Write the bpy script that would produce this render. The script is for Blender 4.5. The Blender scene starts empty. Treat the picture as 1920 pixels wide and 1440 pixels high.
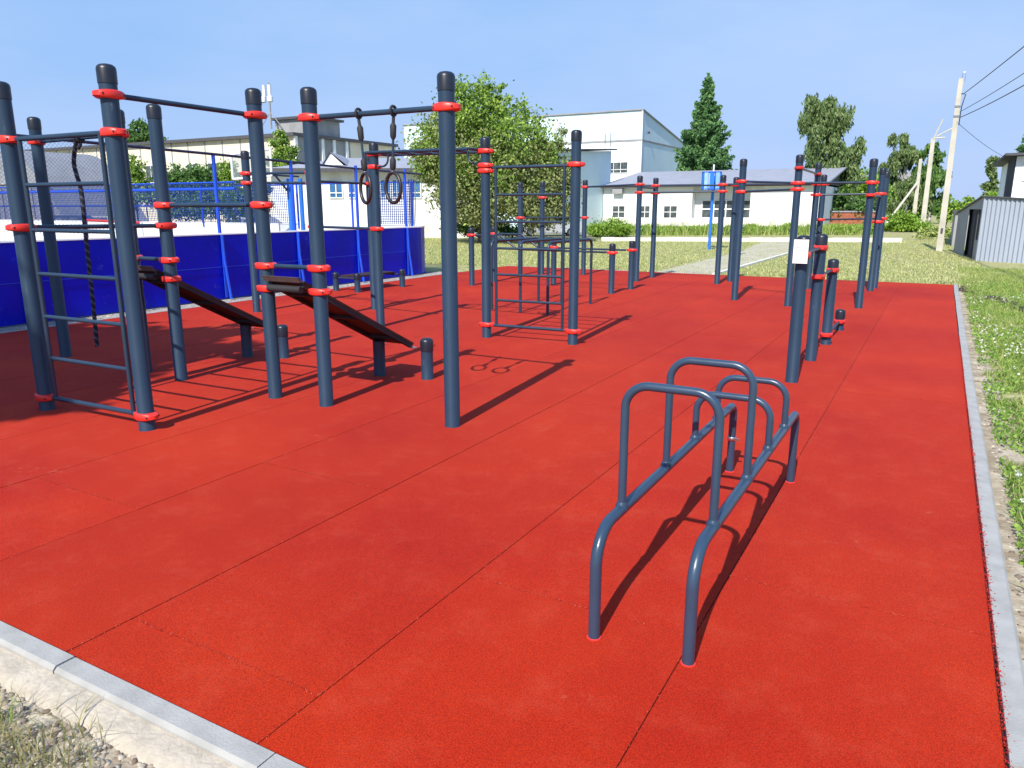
import bpy, bmesh, math, random
import numpy as np
from mathutils import Vector, Matrix, noise
PI = math.pi
sc = bpy.context.scene
COL = sc.collection
# ------------------------------------------------------------------ camera, sky, sun, exposure
CAM_H, FPX, PITCH, YAW = 1.5, 1407.7, 0.2308, 0.5112
cam = bpy.data.cameras.new('camera'); camo = bpy.data.objects.new('camera', cam); COL.objects.link(camo)
cam.sensor_width = 36; cam.sensor_fit = 'HORIZONTAL'; cam.lens = FPX / 1920 * 36
cam.clip_start = 0.05; cam.clip_end = 3000
camo.location = (0, 0, CAM_H); camo.rotation_euler = (PI / 2 - PITCH, 0, YAW)
sc.camera = camo
SUN_EL = math.radians(42.5); SUN_AZ = math.radians(174.0)      # clockwise from +Y
w = bpy.data.worlds.new('World'); sc.world = w; w.use_nodes = True
nt = w.node_tree; nt.nodes.clear()
sky = nt.nodes.new('ShaderNodeTexSky'); sky.sky_type = 'NISHITA'; sky.sun_disc = False
sky.sun_elevation = SUN_EL; sky.sun_rotation = SUN_AZ
sky.altitude = 0; sky.air_density = 1.0; sky.dust_density = 0.6; sky.ozone_density = 5.0
bg = nt.nodes.new('ShaderNodeBackground'); bg.inputs[1].default_value = 0.148
wo = nt.nodes.new('ShaderNodeOutputWorld')
def vm(op, a, b):
    n = nt.nodes.new('ShaderNodeVectorMath'); n.operation = op; nt.links.new(a, n.inputs[0])
    if isinstance(b, tuple): n.inputs[1].default_value = b
    else: nt.links.new(b, n.inputs[1])
    return n.outputs[0]
gk = vm('MULTIPLY', sky.outputs[0], (1.9, 3.8, 8.5))         # soft shoulder so that the hazy horizon stays blue
res = vm('DIVIDE', vm('MULTIPLY', gk, (3.15, 3.85, 5.8)), vm('ADD', gk, (3.15, 3.85, 5.8)))
tcw = nt.nodes.new('ShaderNodeTexCoord'); mpw = nt.nodes.new('ShaderNodeMapping'); mpw.inputs['Scale'].default_value = (1, 1, 3.2)
nzw = nt.nodes.new('ShaderNodeTexNoise'); nzw.inputs['Scale'].default_value = 1.6; nzw.inputs['Detail'].default_value = 6; nzw.inputs['Roughness'].default_value = 0.55
crw = nt.nodes.new('ShaderNodeValToRGB'); crw.color_ramp.elements[0].position = 0.42; crw.color_ramp.elements[1].position = 0.78; crw.color_ramp.elements[1].color = (0.36, 0.36, 0.36, 1)
mxw = nt.nodes.new('ShaderNodeMix'); mxw.data_type = 'RGBA'; mxw.inputs['B'].default_value = (4.1, 4.6, 5.7, 1)      # thin high haze
nt.links.new(tcw.outputs['Generated'], mpw.inputs['Vector']); nt.links.new(mpw.outputs[0], nzw.inputs['Vector']); nt.links.new(nzw.outputs['Fac'], crw.inputs['Fac'])
nt.links.new(crw.outputs['Color'], mxw.inputs['Factor']); nt.links.new(res, mxw.inputs['A']); nt.links.new(mxw.outputs['Result'], bg.inputs[0]); nt.links.new(bg.outputs[0], wo.inputs[0])
sl = bpy.data.lights.new('sun', 'SUN'); sl.energy = 5.0; sl.angle = math.radians(0.5); sl.color = (1, 0.95, 0.86)
so = bpy.data.objects.new('sun', sl); COL.objects.link(so)
sd = Vector((math.sin(SUN_AZ) * math.cos(SUN_EL), math.cos(SUN_AZ) * math.cos(SUN_EL), math.sin(SUN_EL)))
so.rotation_euler = sd.to_track_quat('Z', 'Y').to_euler()
vs = sc.view_settings; vs.view_transform = 'Standard'; vs.look = 'None'; vs.gamma = 1; vs.use_curve_mapping = False
vs.exposure = 0.33
sc.cycles.max_bounces = 6; sc.cycles.transparent_max_bounces = 8

# ------------------------------------------------------------------ helpers
R = random.Random(7)
CP, SP = math.cos(PITCH), math.sin(PITCH)
def az_dir(px, py=389.2):             # horizontal direction through an image point (for siting far things)
    a = math.atan((px - 960) / (FPX*CP + (720-py)*SP)) - YAW
    return math.sin(a), math.cos(a), math.cos(a + YAW)
def at(px, depth, z=0.0, py=389.2):   # world point in that direction at a forward distance
    s, c, k = az_dir(px, py); r = depth / k
    return Vector((s * r, c * r, z))
def zt(py, depth): v = 720-py; return CAM_H + depth*(v*CP - FPX*SP)/(FPX*CP + v*SP)

def N(nt, t, **k):
    n = nt.nodes.new(t)
    for a, b in k.items(): setattr(n, a, b)
    return n
def mat(name, col, rough=0.6, spec=0.5, metal=0.0, var=0.12, scale=6.0, bump=0.0, bscale=60.0, coat=0.0, col2=None, detail=4.0, sheen=0.0, rvar=0.0, wear=None):
    m = bpy.data.materials.new(name); m.use_nodes = True; t = m.node_tree
    b = t.nodes['Principled BSDF']; b.inputs['Roughness'].default_value = rough; b.inputs['Metallic'].default_value = metal
    b.inputs['Specular IOR Level'].default_value = spec; b.inputs['Coat Weight'].default_value = coat; b.inputs['Coat Roughness'].default_value = 0.15
    b.inputs['Sheen Weight'].default_value = sheen
    tc = N(t, 'ShaderNodeTexCoord'); nz = N(t, 'ShaderNodeTexNoise'); nz.inputs['Scale'].default_value = scale; nz.inputs['Detail'].default_value = detail
    t.links.new(tc.outputs['Object'], nz.inputs['Vector'])
    rp = N(t, 'ShaderNodeValToRGB'); rp.color_ramp.elements[0].position = 0.32; rp.color_ramp.elements[1].position = 0.68
    c2 = col2 or tuple(min(1, c * (1 + var)) for c in col)
    c1 = col if col2 else tuple(c * (1 - var) for c in col)
    rp.color_ramp.elements[0].color = (*c1, 1); rp.color_ramp.elements[1].color = (*c2, 1)
    t.links.new(nz.outputs['Fac'], rp.inputs['Fac']); t.links.new(rp.outputs['Color'], b.inputs['Base Color'])
    if wear:                            # scratches and scuffs: (scale vector, threshold, colour, amount)
        mp = N(t, 'ShaderNodeMapping'); mp.inputs['Scale'].default_value = wear[0]; n3 = N(t, 'ShaderNodeTexNoise'); n3.inputs['Scale'].default_value = 1; n3.inputs['Detail'].default_value = 6; n3.inputs['Roughness'].default_value = 0.65
        t.links.new(tc.outputs['Object'], mp.inputs['Vector']); t.links.new(mp.outputs[0], n3.inputs['Vector'])
        r3 = N(t, 'ShaderNodeValToRGB'); r3.color_ramp.elements[0].position = wear[1]; r3.color_ramp.elements[1].position = wear[1]+0.07; a_ = wear[3]; r3.color_ramp.elements[1].color = (a_, a_, a_, 1)
        t.links.new(n3.outputs['Fac'], r3.inputs['Fac']); m3 = N(t, 'ShaderNodeMix', data_type='RGBA'); m3.inputs['B'].default_value = (*wear[2], 1)
        t.links.new(r3.outputs['Color'], m3.inputs['Factor']); t.links.new(rp.outputs['Color'], m3.inputs['A']); t.links.new(m3.outputs['Result'], b.inputs['Base Color'])
    if rvar:
        mr = N(t, 'ShaderNodeMapRange'); mr.inputs['To Min'].default_value = max(0, rough - rvar); mr.inputs['To Max'].default_value = rough + rvar
        t.links.new(nz.outputs['Fac'], mr.inputs['Value']); t.links.new(mr.outputs[0], b.inputs['Roughness'])
    if bump:
        n2 = N(t, 'ShaderNodeTexNoise'); n2.inputs['Scale'].default_value = bscale; n2.inputs['Detail'].default_value = 5
        t.links.new(tc.outputs['Object'], n2.inputs['Vector'])
        bp = N(t, 'ShaderNodeBump'); bp.inputs['Strength'].default_value = bump; bp.inputs['Distance'].default_value = 0.01
        t.links.new(n2.outputs['Fac'], bp.inputs['Height']); t.links.new(bp.outputs[0], b.inputs['Normal'])
    return m
def leafmat(name, c1, c2, c3, rough=0.55):
    m = bpy.data.materials.new(name); m.use_nodes = True; t = m.node_tree; b = t.nodes['Principled BSDF']
    g = N(t, 'ShaderNodeNewGeometry'); rp = N(t, 'ShaderNodeValToRGB'); e = rp.color_ramp.elements
    e[0].color = (*c1, 1); e[1].color = (*c3, 1); e[1].position = 1; x = e.new(0.5); x.color = (*c2, 1)
    t.links.new(g.outputs['Random Per Island'], rp.inputs['Fac']); t.links.new(rp.outputs['Color'], b.inputs['Base Color'])
    b.inputs['Roughness'].default_value = rough; b.inputs['Specular IOR Level'].default_value = 0.25
    tr = N(t, 'ShaderNodeBsdfTranslucent'); mx = N(t, 'ShaderNodeMixShader'); mx.inputs[0].default_value = 0.3
    t.links.new(rp.outputs['Color'], tr.inputs['Color'])
    t.links.new(b.outputs[0], mx.inputs[1]); t.links.new(tr.outputs[0], mx.inputs[2])
    t.links.new(mx.outputs[0], t.nodes['Material Output'].inputs[0])
    return m

def tag(o, label=None, cat=None, group=None, kind=None):
    if label: o['label'] = label
    if cat: o['category'] = cat
    if group: o['group'] = group
    if kind: o['kind'] = kind
    return o
def thing(name, label, cat, loc, group=None):
    o = bpy.data.objects.new(name, None); o.empty_display_size = 0.2; COL.objects.link(o); o.location = loc
    return tag(o, label, cat, group)
def origin_of(p):
    v = Vector((0, 0, 0))
    while p is not None: v += p.location; p = p.parent
    return v

class MB:
    """collects shapes in world coordinates and links them as one mesh object"""
    def __init__(s): s.v = []; s.f = []; s.mi = []; s.cm = 0
    def add(s, vs_, fs): 
        o = len(s.v); s.v += [tuple(v) for v in vs_]; s.f += [tuple(i + o for i in f) for f in fs]; s.mi += [s.cm] * len(fs); return s
    def box(s, a, b):
        x0, y0, z0 = a; x1, y1, z1 = b
        return s.add([(x0,y0,z0),(x1,y0,z0),(x1,y1,z0),(x0,y1,z0),(x0,y0,z1),(x1,y0,z1),(x1,y1,z1),(x0,y1,z1)],
                     [(3,2,1,0),(4,5,6,7),(0,1,5,4),(1,2,6,5),(2,3,7,6),(3,0,4,7)])
    def obox(s, c, ax, ay, az):       # centre and three half-axis vectors
        c = Vector(c); ax = Vector(ax); ay = Vector(ay); az = Vector(az); vs_ = []
        for z in (-1, 1):
            for x, y in ((-1,-1),(1,-1),(1,1),(-1,1)): vs_.append(c + ax*x + ay*y + az*z)
        return s.add(vs_, [(3,2,1,0),(4,5,6,7),(0,1,5,4),(1,2,6,5),(2,3,7,6),(3,0,4,7)])
    def prism(s, pts, z0, z1, bev=0.0):
        n = len(pts); c = Vector((sum(p[0] for p in pts)/n, sum(p[1] for p in pts)/n))
        if bev:
            def sh(p):
                d = Vector((p[0], p[1])) - c; L = d.length or 1
                return (c.x + d.x*(1-bev/L), c.y + d.y*(1-bev/L))
            inn = [sh(p) for p in pts]; L = [(inn, z0), (pts, z0+bev), (pts, z1-bev), (inn, z1)]
        else: L = [(pts, z0), (pts, z1)]
        vs_ = [(p[0], p[1], z) for q, z in L for p in q]; fs = [tuple(reversed(range(n)))]
        for k in range(len(L)-1): fs += [(k*n+i, k*n+(i+1)%n, (k+1)*n+(i+1)%n, (k+1)*n+i) for i in range(n)]
        fs.append(tuple(range((len(L)-1)*n, len(L)*n))); return s.add(vs_, fs)
    def lathe(s, c, prof, n=24):      # prof [(r, z)] bottom to top, axis z
        vs_ = []; fs = []
        for r, z in prof:
            for i in range(n): a = 2*PI*i/n; vs_.append((c[0]+r*math.cos(a), c[1]+r*math.sin(a), c[2]+z))
        for k in range(len(prof)-1): fs += [(k*n+i, k*n+(i+1)%n, (k+1)*n+(i+1)%n, (k+1)*n+i) for i in range(n)]
        fs.append(tuple(reversed(range(n)))); m = (len(prof)-1)*n; fs.append(tuple(range(m, m+n))); return s.add(vs_, fs)
    def tube(s, pts, r, n=12, caps=True):
        pts = [Vector(p) for p in pts]; rr = r if isinstance(r, (list, tuple)) else [r]*len(pts)
        vs_ = []; fs = []; T = []
        for i in range(len(pts)):
            a = pts[max(0, i-1)]; b = pts[min(len(pts)-1, i+1)]; T.append((b-a).normalized())
        u = T[0].orthogonal().normalized()
        for i, p in enumerate(pts):
            u = (u - T[i]*u.dot(T[i])).normalized(); v = T[i].cross(u)
            for k in range(n): a = 2*PI*k/n; vs_.append(p + (u*math.cos(a) + v*math.sin(a))*rr[i])
        for k in range(len(pts)-1): fs += [(k*n+i, k*n+(i+1)%n, (k+1)*n+(i+1)%n, (k+1)*n+i) for i in range(n)]
        if caps: m = (len(pts)-1)*n; fs += [tuple(reversed(range(n))), tuple(range(m, m+n))]
        return s.add(vs_, fs)
    def build(s, name, mats, parent=None, smooth=True, ang=40):
        me = bpy.data.meshes.new(name); o0 = origin_of(parent)
        me.from_pydata([(v[0]-o0.x, v[1]-o0.y, v[2]-o0.z) for v in s.v], [], s.f)
        for m in (mats if isinstance(mats, (list, tuple)) else [mats]): me.materials.append(m)
        me.polygons.foreach_set('material_index', s.mi)
        if smooth:
            me.polygons.foreach_set('use_smooth', [True]*len(me.polygons)); me.set_sharp_from_angle(angle=math.radians(ang))
        me.update(); o = bpy.data.objects.new(name, me); COL.objects.link(o); o.parent = parent
        return o
def fillet(P, r, n=7):
    P = [Vector(p) for p in P]; out = [P[0]]
    for i in range(1, len(P)-1):
        a = (P[i-1]-P[i]).normalized(); b = (P[i+1]-P[i]).normalized(); ri = r[i-1] if isinstance(r, (list, tuple)) else r
        half = math.acos(max(-1, min(1, a.dot(b))))/2; d = ri/math.tan(half); c = P[i] + (a+b).normalized()*(ri/math.sin(half))
        s0 = P[i]+a*d - c; s1 = P[i]+b*d - c; tot = s0.angle(s1); ax = s0.cross(s1)
        for k in range(n+1):
            out.append(c + (Matrix.Rotation(tot*k/n, 3, ax.normalized()) @ s0))
    out.append(P[-1]); return out
def raw(name, verts, faces, m, parent=None, kind=None):      # big numpy meshes; faces (M,k)
    me = bpy.data.meshes.new(name); verts = np.asarray(verts, np.float32); faces = np.asarray(faces, np.int32)
    if parent is not None: verts = verts - np.array(origin_of(parent), np.float32)
    k = faces.shape[1]; me.vertices.add(len(verts)); me.vertices.foreach_set('co', verts.ravel())
    me.loops.add(faces.size); me.loops.foreach_set('vertex_index', faces.ravel())
    me.polygons.add(len(faces)); me.polygons.foreach_set('loop_start', np.arange(0, faces.size, k, dtype=np.int32))
    me.update(calc_edges=True); me.materials.append(m)
    o = bpy.data.objects.new(name, me); COL.objects.link(o); o.parent = parent
    if kind: o['kind'] = kind
    return o
def leaves(name, P, size, m, parent, seed=0, up=0.0, aspect=1.6, droop=0.0):
    """one small four-sided leaf clump per point"""
    g = np.random.default_rng(seed); n = len(P); P = np.asarray(P)
    d = g.normal(size=(n, 3)); d[:, 2] -= droop*2.0; d /= np.linalg.norm(d, axis=1)[:, None]
    q = g.normal(size=(n, 3)); q[:, 2] += up; q -= d*(q*d).sum(1)[:, None]; q /= np.linalg.norm(q, axis=1)[:, None]
    s = (size*g.uniform(0.55, 1.35, n))[:, None]
    V = np.stack([P-d*s*aspect/2, P+q*s/2, P+d*s*aspect/2, P-q*s/2], 1).reshape(-1, 3)
    return raw(name, V, np.arange(4*n).reshape(n, 4), m, parent)

# ------------------------------------------------------------------ materials
M = {}
M['post'] = mat('post_paint', (0.019, 0.042, 0.078), 0.42, 0.35, var=0.07, scale=3, rvar=0.06, bump=0.05, bscale=180, wear=((38, 38, 5), 0.66, (0.20, 0.24, 0.30), 0.35))
M['bar'] = mat('bar_paint', (0.019, 0.040, 0.072), 0.36, 0.45, var=0.08, scale=5, rvar=0.06)
M['stand'] = mat('stand_paint', (0.028, 0.055, 0.098), 0.30, 0.55, var=0.09, scale=6, rvar=0.08, bump=0.04, bscale=150)
M['cap'] = mat('cap_plastic', (0.012, 0.016, 0.028), 0.38, 0.5, var=0.2)
M['clamp'] = mat('clamp_plastic', (0.72, 0.035, 0.025), 0.42, 0.5, var=0.10, scale=10)
M['bolt'] = mat('bolt_dark', (0.05, 0.02, 0.02), 0.4, 0.5)
M['steel'] = mat('steel', (0.6, 0.6, 0.6), 0.3, metal=1.0)
M['board'] = mat('bench_board', (0.040, 0.018, 0.014), 0.55, 0.4, var=0.35, scale=14, bump=0.1)
M['foam'] = mat('foam_roll', (0.02, 0.02, 0.024), 0.7)
M['slat'] = mat('end_slat', (0.09, 0.075, 0.075), 0.6, var=0.2, scale=20)
M['rope'] = mat('black_rope', (0.016, 0.018, 0.028), 0.8, bump=0.4, bscale=300)
M['rope_highlight'] = mat('strand_highlight', (0.085, 0.095, 0.14), 0.8)  # lighter colour paints the highlight along one strand of the black rope
M['ring'] = mat('ring_dark', (0.024, 0.018, 0.022), 0.4)
M['white'] = mat('white_board', (0.80, 0.80, 0.80), 0.5, var=0.04, scale=2)
M['ink'] = mat('ink', (0.18, 0.17, 0.36), 0.6)
M['blue'] = mat('rink_blue', (0.000, 0.006, 0.44), 0.30, 0.22, var=0.22, scale=1.1, rvar=0.08, wear=((1, 5, 7), 0.62, (0.05, 0.08, 0.50), 0.5))
M['bluep'] = mat('fence_blue', (0.012, 0.075, 0.62), 0.4, 0.5, var=0.1, scale=3)
M['bluel'] = mat('basket_blue', (0.02, 0.16, 0.60), 0.4, 0.5, var=0.1, scale=3)
M['drum'] = mat('drum_slat', (0.28, 0.50, 0.85), 0.4)
M['rail'] = mat('top_rail', (0.015, 0.022, 0.06), 0.45)
M['net'] = mat('blue_net', (0.008, 0.045, 0.26), 0.7)
M['mesh'] = mat('grey_mesh', (0.12, 0.14, 0.20), 0.5)
M['conc'] = mat('kerb_concrete', (0.36, 0.35, 0.33), 0.85, 0.3, var=0.12, scale=9, bump=0.25, bscale=120)
M['haunch'] = mat('haunch_concrete', (0.46, 0.40, 0.32), 0.9, 0.2, var=0.14, scale=18, bump=0.6, bscale=60)
M['stone'] = mat('gravel_stone', (0.26, 0.22, 0.18), 0.85, 0.3, var=0.1, scale=3)
M['wallw'] = mat('white_wall', (0.82, 0.84, 0.86), 0.8, 0.2, var=0.05, scale=0.6, bump=0.1, bscale=8, wear=((0.5, 0.5, 0.12), 0.58, (0.62, 0.60, 0.55), 0.5))
M['plinth'] = mat('stained_plinth', (0.56, 0.54, 0.50), 0.9, 0.2, col2=(0.80, 0.79, 0.76), scale=2.2)
M['hall'] = mat('hall_panel', (0.60, 0.74, 0.80), 0.6, 0.3, var=0.04, scale=0.5)
M['roof'] = mat('grey_roof', (0.30, 0.31, 0.36), 0.6, 0.3, var=0.07, scale=1.5, bump=0.15, bscale=20)
M['eave'] = mat('dark_eave', (0.07, 0.07, 0.08), 0.7)
M['glass'] = mat('window_glass', (0.03, 0.04, 0.05), 0.12, 0.5, col2=(0.12, 0.14, 0.14), scale=2.2)
M['blueg'] = mat('window_blue', (0.05, 0.16, 0.36), 0.15, 0.7, var=0.3, scale=2)
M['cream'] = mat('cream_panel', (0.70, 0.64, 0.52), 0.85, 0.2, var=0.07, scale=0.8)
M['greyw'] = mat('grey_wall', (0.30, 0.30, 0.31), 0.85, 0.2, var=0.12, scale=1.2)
M['hangar'] = mat('hangar_metal', (0.24, 0.25, 0.28), 0.6, 0.4, var=0.10, scale=1.2)
M['bark'] = mat('bark', (0.10, 0.08, 0.065), 0.9, 0.2, var=0.3, scale=4, bump=0.5, bscale=20)
M['birch'] = mat('birch_bark', (0.55, 0.54, 0.50), 0.8, 0.2, col2=(0.12, 0.11, 0.10), scale=3)
M['pole'] = mat('pole_concrete', (0.50, 0.47, 0.40), 0.9, 0.2, var=0.14, scale=1.5, bump=0.3, bscale=30)
M['wire'] = mat('wire', (0.03, 0.035, 0.05), 0.6)
M['shed'] = mat('shed_zinc', (0.34, 0.38, 0.46), 0.45, 0.5, metal=0.15, var=0.07, scale=1.0)
M['dark'] = mat('dark_sheet', (0.012, 0.016, 0.035), 0.8)
M['car'] = mat('car_silver', (0.50, 0.50, 0.50), 0.25, 0.6, metal=0.3, var=0.03, coat=0.6)
M['carb'] = mat('car_dark', (0.03, 0.045, 0.09), 0.25, 0.6, var=0.05, coat=0.6)
M['tyre'] = mat('tyre', (0.015, 0.015, 0.016), 0.8)
M['redp'] = mat('red_paint', (0.50, 0.03, 0.03), 0.5)
M['beige'] = mat('beige_blind', (0.62, 0.52, 0.38), 0.7)
M['soil'] = mat('dark_soil', (0.07, 0.06, 0.045), 0.95, 0.1, var=0.3, scale=10, bump=0.8, bscale=30)
M['brick'] = mat('red_brick', (0.36, 0.12, 0.07), 0.9, 0.2, var=0.2, scale=5)
M['path'] = mat('path_paving', (0.40, 0.38, 0.23), 0.9, 0.2, col2=(0.50, 0.45, 0.37), scale=1.1, bump=0.3, bscale=30)
M['kerbw'] = mat('whitewashed_kerb', (0.72, 0.70, 0.60), 0.85, 0.2, var=0.12, scale=2)
L = {}
L['broad'] = leafmat('leaf_broad', (0.095, 0.181, 0.030), (0.213, 0.351, 0.055), (0.404, 0.531, 0.106))
L['olive'] = leafmat('leaf_olive', (0.136, 0.165, 0.068), (0.253, 0.290, 0.106), (0.426, 0.465, 0.194))
L['birch'] = leafmat('leaf_birch', (0.069, 0.127, 0.040), (0.149, 0.230, 0.075), (0.299, 0.368, 0.161))
L['dark'] = leafmat('leaf_dark', (0.048, 0.120, 0.035), (0.098, 0.206, 0.052), (0.194, 0.324, 0.077))
L['spruce'] = leafmat('needle', (0.061, 0.152, 0.054), (0.121, 0.267, 0.091), (0.259, 0.440, 0.152))
L['bright'] = leafmat('leaf_bright', (0.125, 0.250, 0.025), (0.213, 0.375, 0.044), (0.350, 0.475, 0.075))
L['grass'] = leafmat('grass_blade', (0.140, 0.234, 0.040), (0.312, 0.406, 0.094), (0.562, 0.562, 0.218))
L['lawn'] = leafmat('lawn_blade', (0.228, 0.298, 0.078), (0.421, 0.456, 0.176), (0.737, 0.684, 0.351))
L['clover'] = leafmat('clover_leaf', (0.090, 0.194, 0.030), (0.194, 0.344, 0.053), (0.359, 0.508, 0.105))
L['petal'] = leafmat('petal', (0.75, 0.75, 0.68), (0.82, 0.82, 0.72), (0.85, 0.80, 0.55))
L['crumb'] = leafmat('crumb', (0.35, 0.015, 0.015), (0.50, 0.03, 0.02), (0.62, 0.06, 0.03))
L['pale'] = leafmat('pale_granule', (0.22, 0.015, 0.01), (0.50, 0.05, 0.03), (0.66, 0.20, 0.13))
L['stonemix'] = leafmat('stone_mix', (0.24, 0.18, 0.14), (0.46, 0.38, 0.29), (0.70, 0.62, 0.50), 0.85)
L['dry'] = leafmat('dry_blade', (0.14, 0.17, 0.05), (0.30, 0.28, 0.11), (0.48, 0.40, 0.20))

def ground_mat():
    m = bpy.data.materials.new('ground_mat'); m.use_nodes = True; t = m.node_tree; b = t.nodes['Principled BSDF']
    b.inputs['Roughness'].default_value = 0.95; b.inputs['Specular IOR Level'].default_value = 0.1
    tc = N(t, 'ShaderNodeTexCoord')
    def nz(s, d=5):
        n = N(t, 'ShaderNodeTexNoise'); n.inputs['Scale'].default_value = s; n.inputs['Detail'].default_value = d
        t.links.new(tc.outputs['Object'], n.inputs['Vector']); return n
    a = nz(0.25, 6); c = nz(9, 6); r1 = N(t, 'ShaderNodeValToRGB'); e = r1.color_ramp.elements
    e[0].position = 0.3; e[0].color = (0.22, 0.23, 0.08, 1); e[1].position = 0.75; e[1].color = (0.54, 0.48, 0.27, 1)
    x = e.new(0.52); x.color = (0.36, 0.35, 0.15, 1)
    t.links.new(c.outputs['Fac'], r1.inputs['Fac'])
    r2 = N(t, 'ShaderNodeValToRGB'); r2.color_ramp.elements[0].position = 0.50; r2.color_ramp.elements[1].position = 0.66
    t.links.new(a.outputs['Fac'], r2.inputs['Fac'])
    mx = N(t, 'ShaderNodeMix', data_type='RGBA'); mx.inputs['B'].default_value = (0.36, 0.31, 0.22, 1)
    ml = N(t, 'ShaderNodeMath', operation='MULTIPLY'); ml.inputs[1].default_value = 0.55
    t.links.new(r2.outputs['Color'], ml.inputs[0]); t.links.new(ml.outputs[0], mx.inputs['Factor'])
    t.links.new(r1.outputs['Color'], mx.inputs['A']); t.links.new(mx.outputs['Result'], b.inputs['Base Color'])
    bp = N(t, 'ShaderNodeBump'); bp.inputs['Strength'].default_value = 0.6; bp.inputs['Distance'].default_value = 0.05
    t.links.new(c.outputs['Fac'], bp.inputs['Height']); t.links.new(bp.outputs[0], b.inputs['Normal'])
    return m
def rubber_mat():
    m = bpy.data.materials.new('rubber_mat'); m.use_nodes = True; t = m.node_tree; b = t.nodes['Principled BSDF']
    b.inputs['Roughness'].default_value = 0.8; b.inputs['Specular IOR Level'].default_value = 0.04
    b.inputs['Sheen Weight'].default_value = 0.07; b.inputs['Sheen Roughness'].default_value = 0.45; b.inputs['Sheen Tint'].default_value = (1.0, 0.72, 0.80, 1)
    tc = N(t, 'ShaderNodeTexCoord')
    def nz(s, d=4, rr=0.6):
        n = N(t, 'ShaderNodeTexNoise'); n.inputs['Scale'].default_value = s; n.inputs['Detail'].default_value = d; n.inputs['Roughness'].default_value = rr
        t.links.new(tc.outputs['Object'], n.inputs['Vector']); return n
    big = nz(0.55, 5); fine = nz(230, 3, 0.75); blot = nz(1.9, 7, 0.72); blot2 = nz(26, 5, 0.7)
    r1 = N(t, 'ShaderNodeValToRGB'); e = r1.color_ramp.elements
    e[0].position = 0.30; e[0].color = (0.37, 0.011, 0.004, 1); e[1].position = 0.72; e[1].color = (0.495, 0.027, 0.004, 1)
    t.links.new(big.outputs['Fac'], r1.inputs['Fac'])
    r2 = N(t, 'ShaderNodeValToRGB'); e = r2.color_ramp.elements
    e[0].position = 0.36; e[0].color = (0.55, 0.5, 0.5, 1); e[1].position = 0.66; e[1].color = (1.35, 1.7, 1.6, 1)
    t.links.new(fine.outputs['Fac'], r2.inputs['Fac'])
    mu = N(t, 'ShaderNodeMix', data_type='RGBA', blend_type='MULTIPLY'); mu.inputs['Factor'].default_value = 1
    t.links.new(r1.outputs['Color'], mu.inputs['A']); t.links.new(r2.outputs['Color'], mu.inputs['B'])
    # pale scuffs where the granules are worn or dusty
    r3 = N(t, 'ShaderNodeValToRGB'); e = r3.color_ramp.elements; e[0].position = 0.615; e[1].position = 0.72
    e[0].color = (0, 0, 0, 1); e[1].color = (1, 1, 1, 1); t.links.new(blot.outputs['Fac'], r3.inputs['Fac'])
    r4 = N(t, 'ShaderNodeValToRGB'); e = r4.color_ramp.elements; e[0].position = 0.5; e[1].position = 0.66
    e[0].color = (0, 0, 0, 1); e[1].color = (0.55, 0.55, 0.55, 1); t.links.new(blot2.outputs['Fac'], r4.inputs['Fac'])
    ml = N(t, 'ShaderNodeMath', operation='MULTIPLY'); t.links.new(r3.outputs['Color'], ml.inputs[0]); t.links.new(r4.outputs['Color'], ml.inputs[1])
    mx = N(t, 'ShaderNodeMix', data_type='RGBA'); mx.inputs['B'].default_value = (0.62, 0.17, 0.11, 1)
    t.links.new(ml.outputs[0], mx.inputs['Factor']); t.links.new(mu.outputs['Result'], mx.inputs['A'])
    gi = N(t, 'ShaderNodeNewGeometry'); mr = N(t, 'ShaderNodeMapRange'); mr.inputs['To Min'].default_value = 0.95; mr.inputs['To Max'].default_value = 1.04
    t.links.new(gi.outputs['Random Per Island'], mr.inputs['Value'])      # every roll has its own tint
    mt = N(t, 'ShaderNodeMix', data_type='RGBA', blend_type='MULTIPLY'); mt.inputs['Factor'].default_value = 1
    t.links.new(mx.outputs['Result'], mt.inputs['A']); t.links.new(mr.outputs[0], mt.inputs['B'])
    # faint dusty footfall
    du = nz(4.5, 9, 0.8); r5 = N(t, 'ShaderNodeValToRGB'); e = r5.color_ramp.elements; e[0].position = 0.50; e[1].position = 0.80
    e[0].color = (0, 0, 0, 1); e[1].color = (0.35, 0.35, 0.35, 1); t.links.new(du.outputs['Fac'], r5.inputs['Fac'])
    m3 = N(t, 'ShaderNodeMix', data_type='RGBA'); m3.inputs['B'].default_value = (0.54, 0.085, 0.045, 1)
    t.links.new(r5.outputs['Color'], m3.inputs['Factor']); t.links.new(mt.outputs['Result'], m3.inputs['A'])
    t.links.new(m3.outputs['Result'], b.inputs['Base Color'])
    bp = N(t, 'ShaderNodeBump'); bp.inputs['Strength'].default_value = 0.55; bp.inputs['Distance'].default_value = 0.004
    t.links.new(fine.outputs['Fac'], bp.inputs['Height']); t.links.new(bp.outputs[0], b.inputs['Normal'])
    return m
M['ground'] = ground_mat(); M['rubber'] = rubber_mat()

# ------------------------------------------------------------------ the setting
GZ = -0.05
g = MB(); g.add([(-900,-300,GZ),(900,-300,GZ),(900,1500,GZ),(-900,1500,GZ)], [(0,1,2,3)])
tag(g.build('ground', M['ground'], smooth=False), kind='structure')
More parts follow.
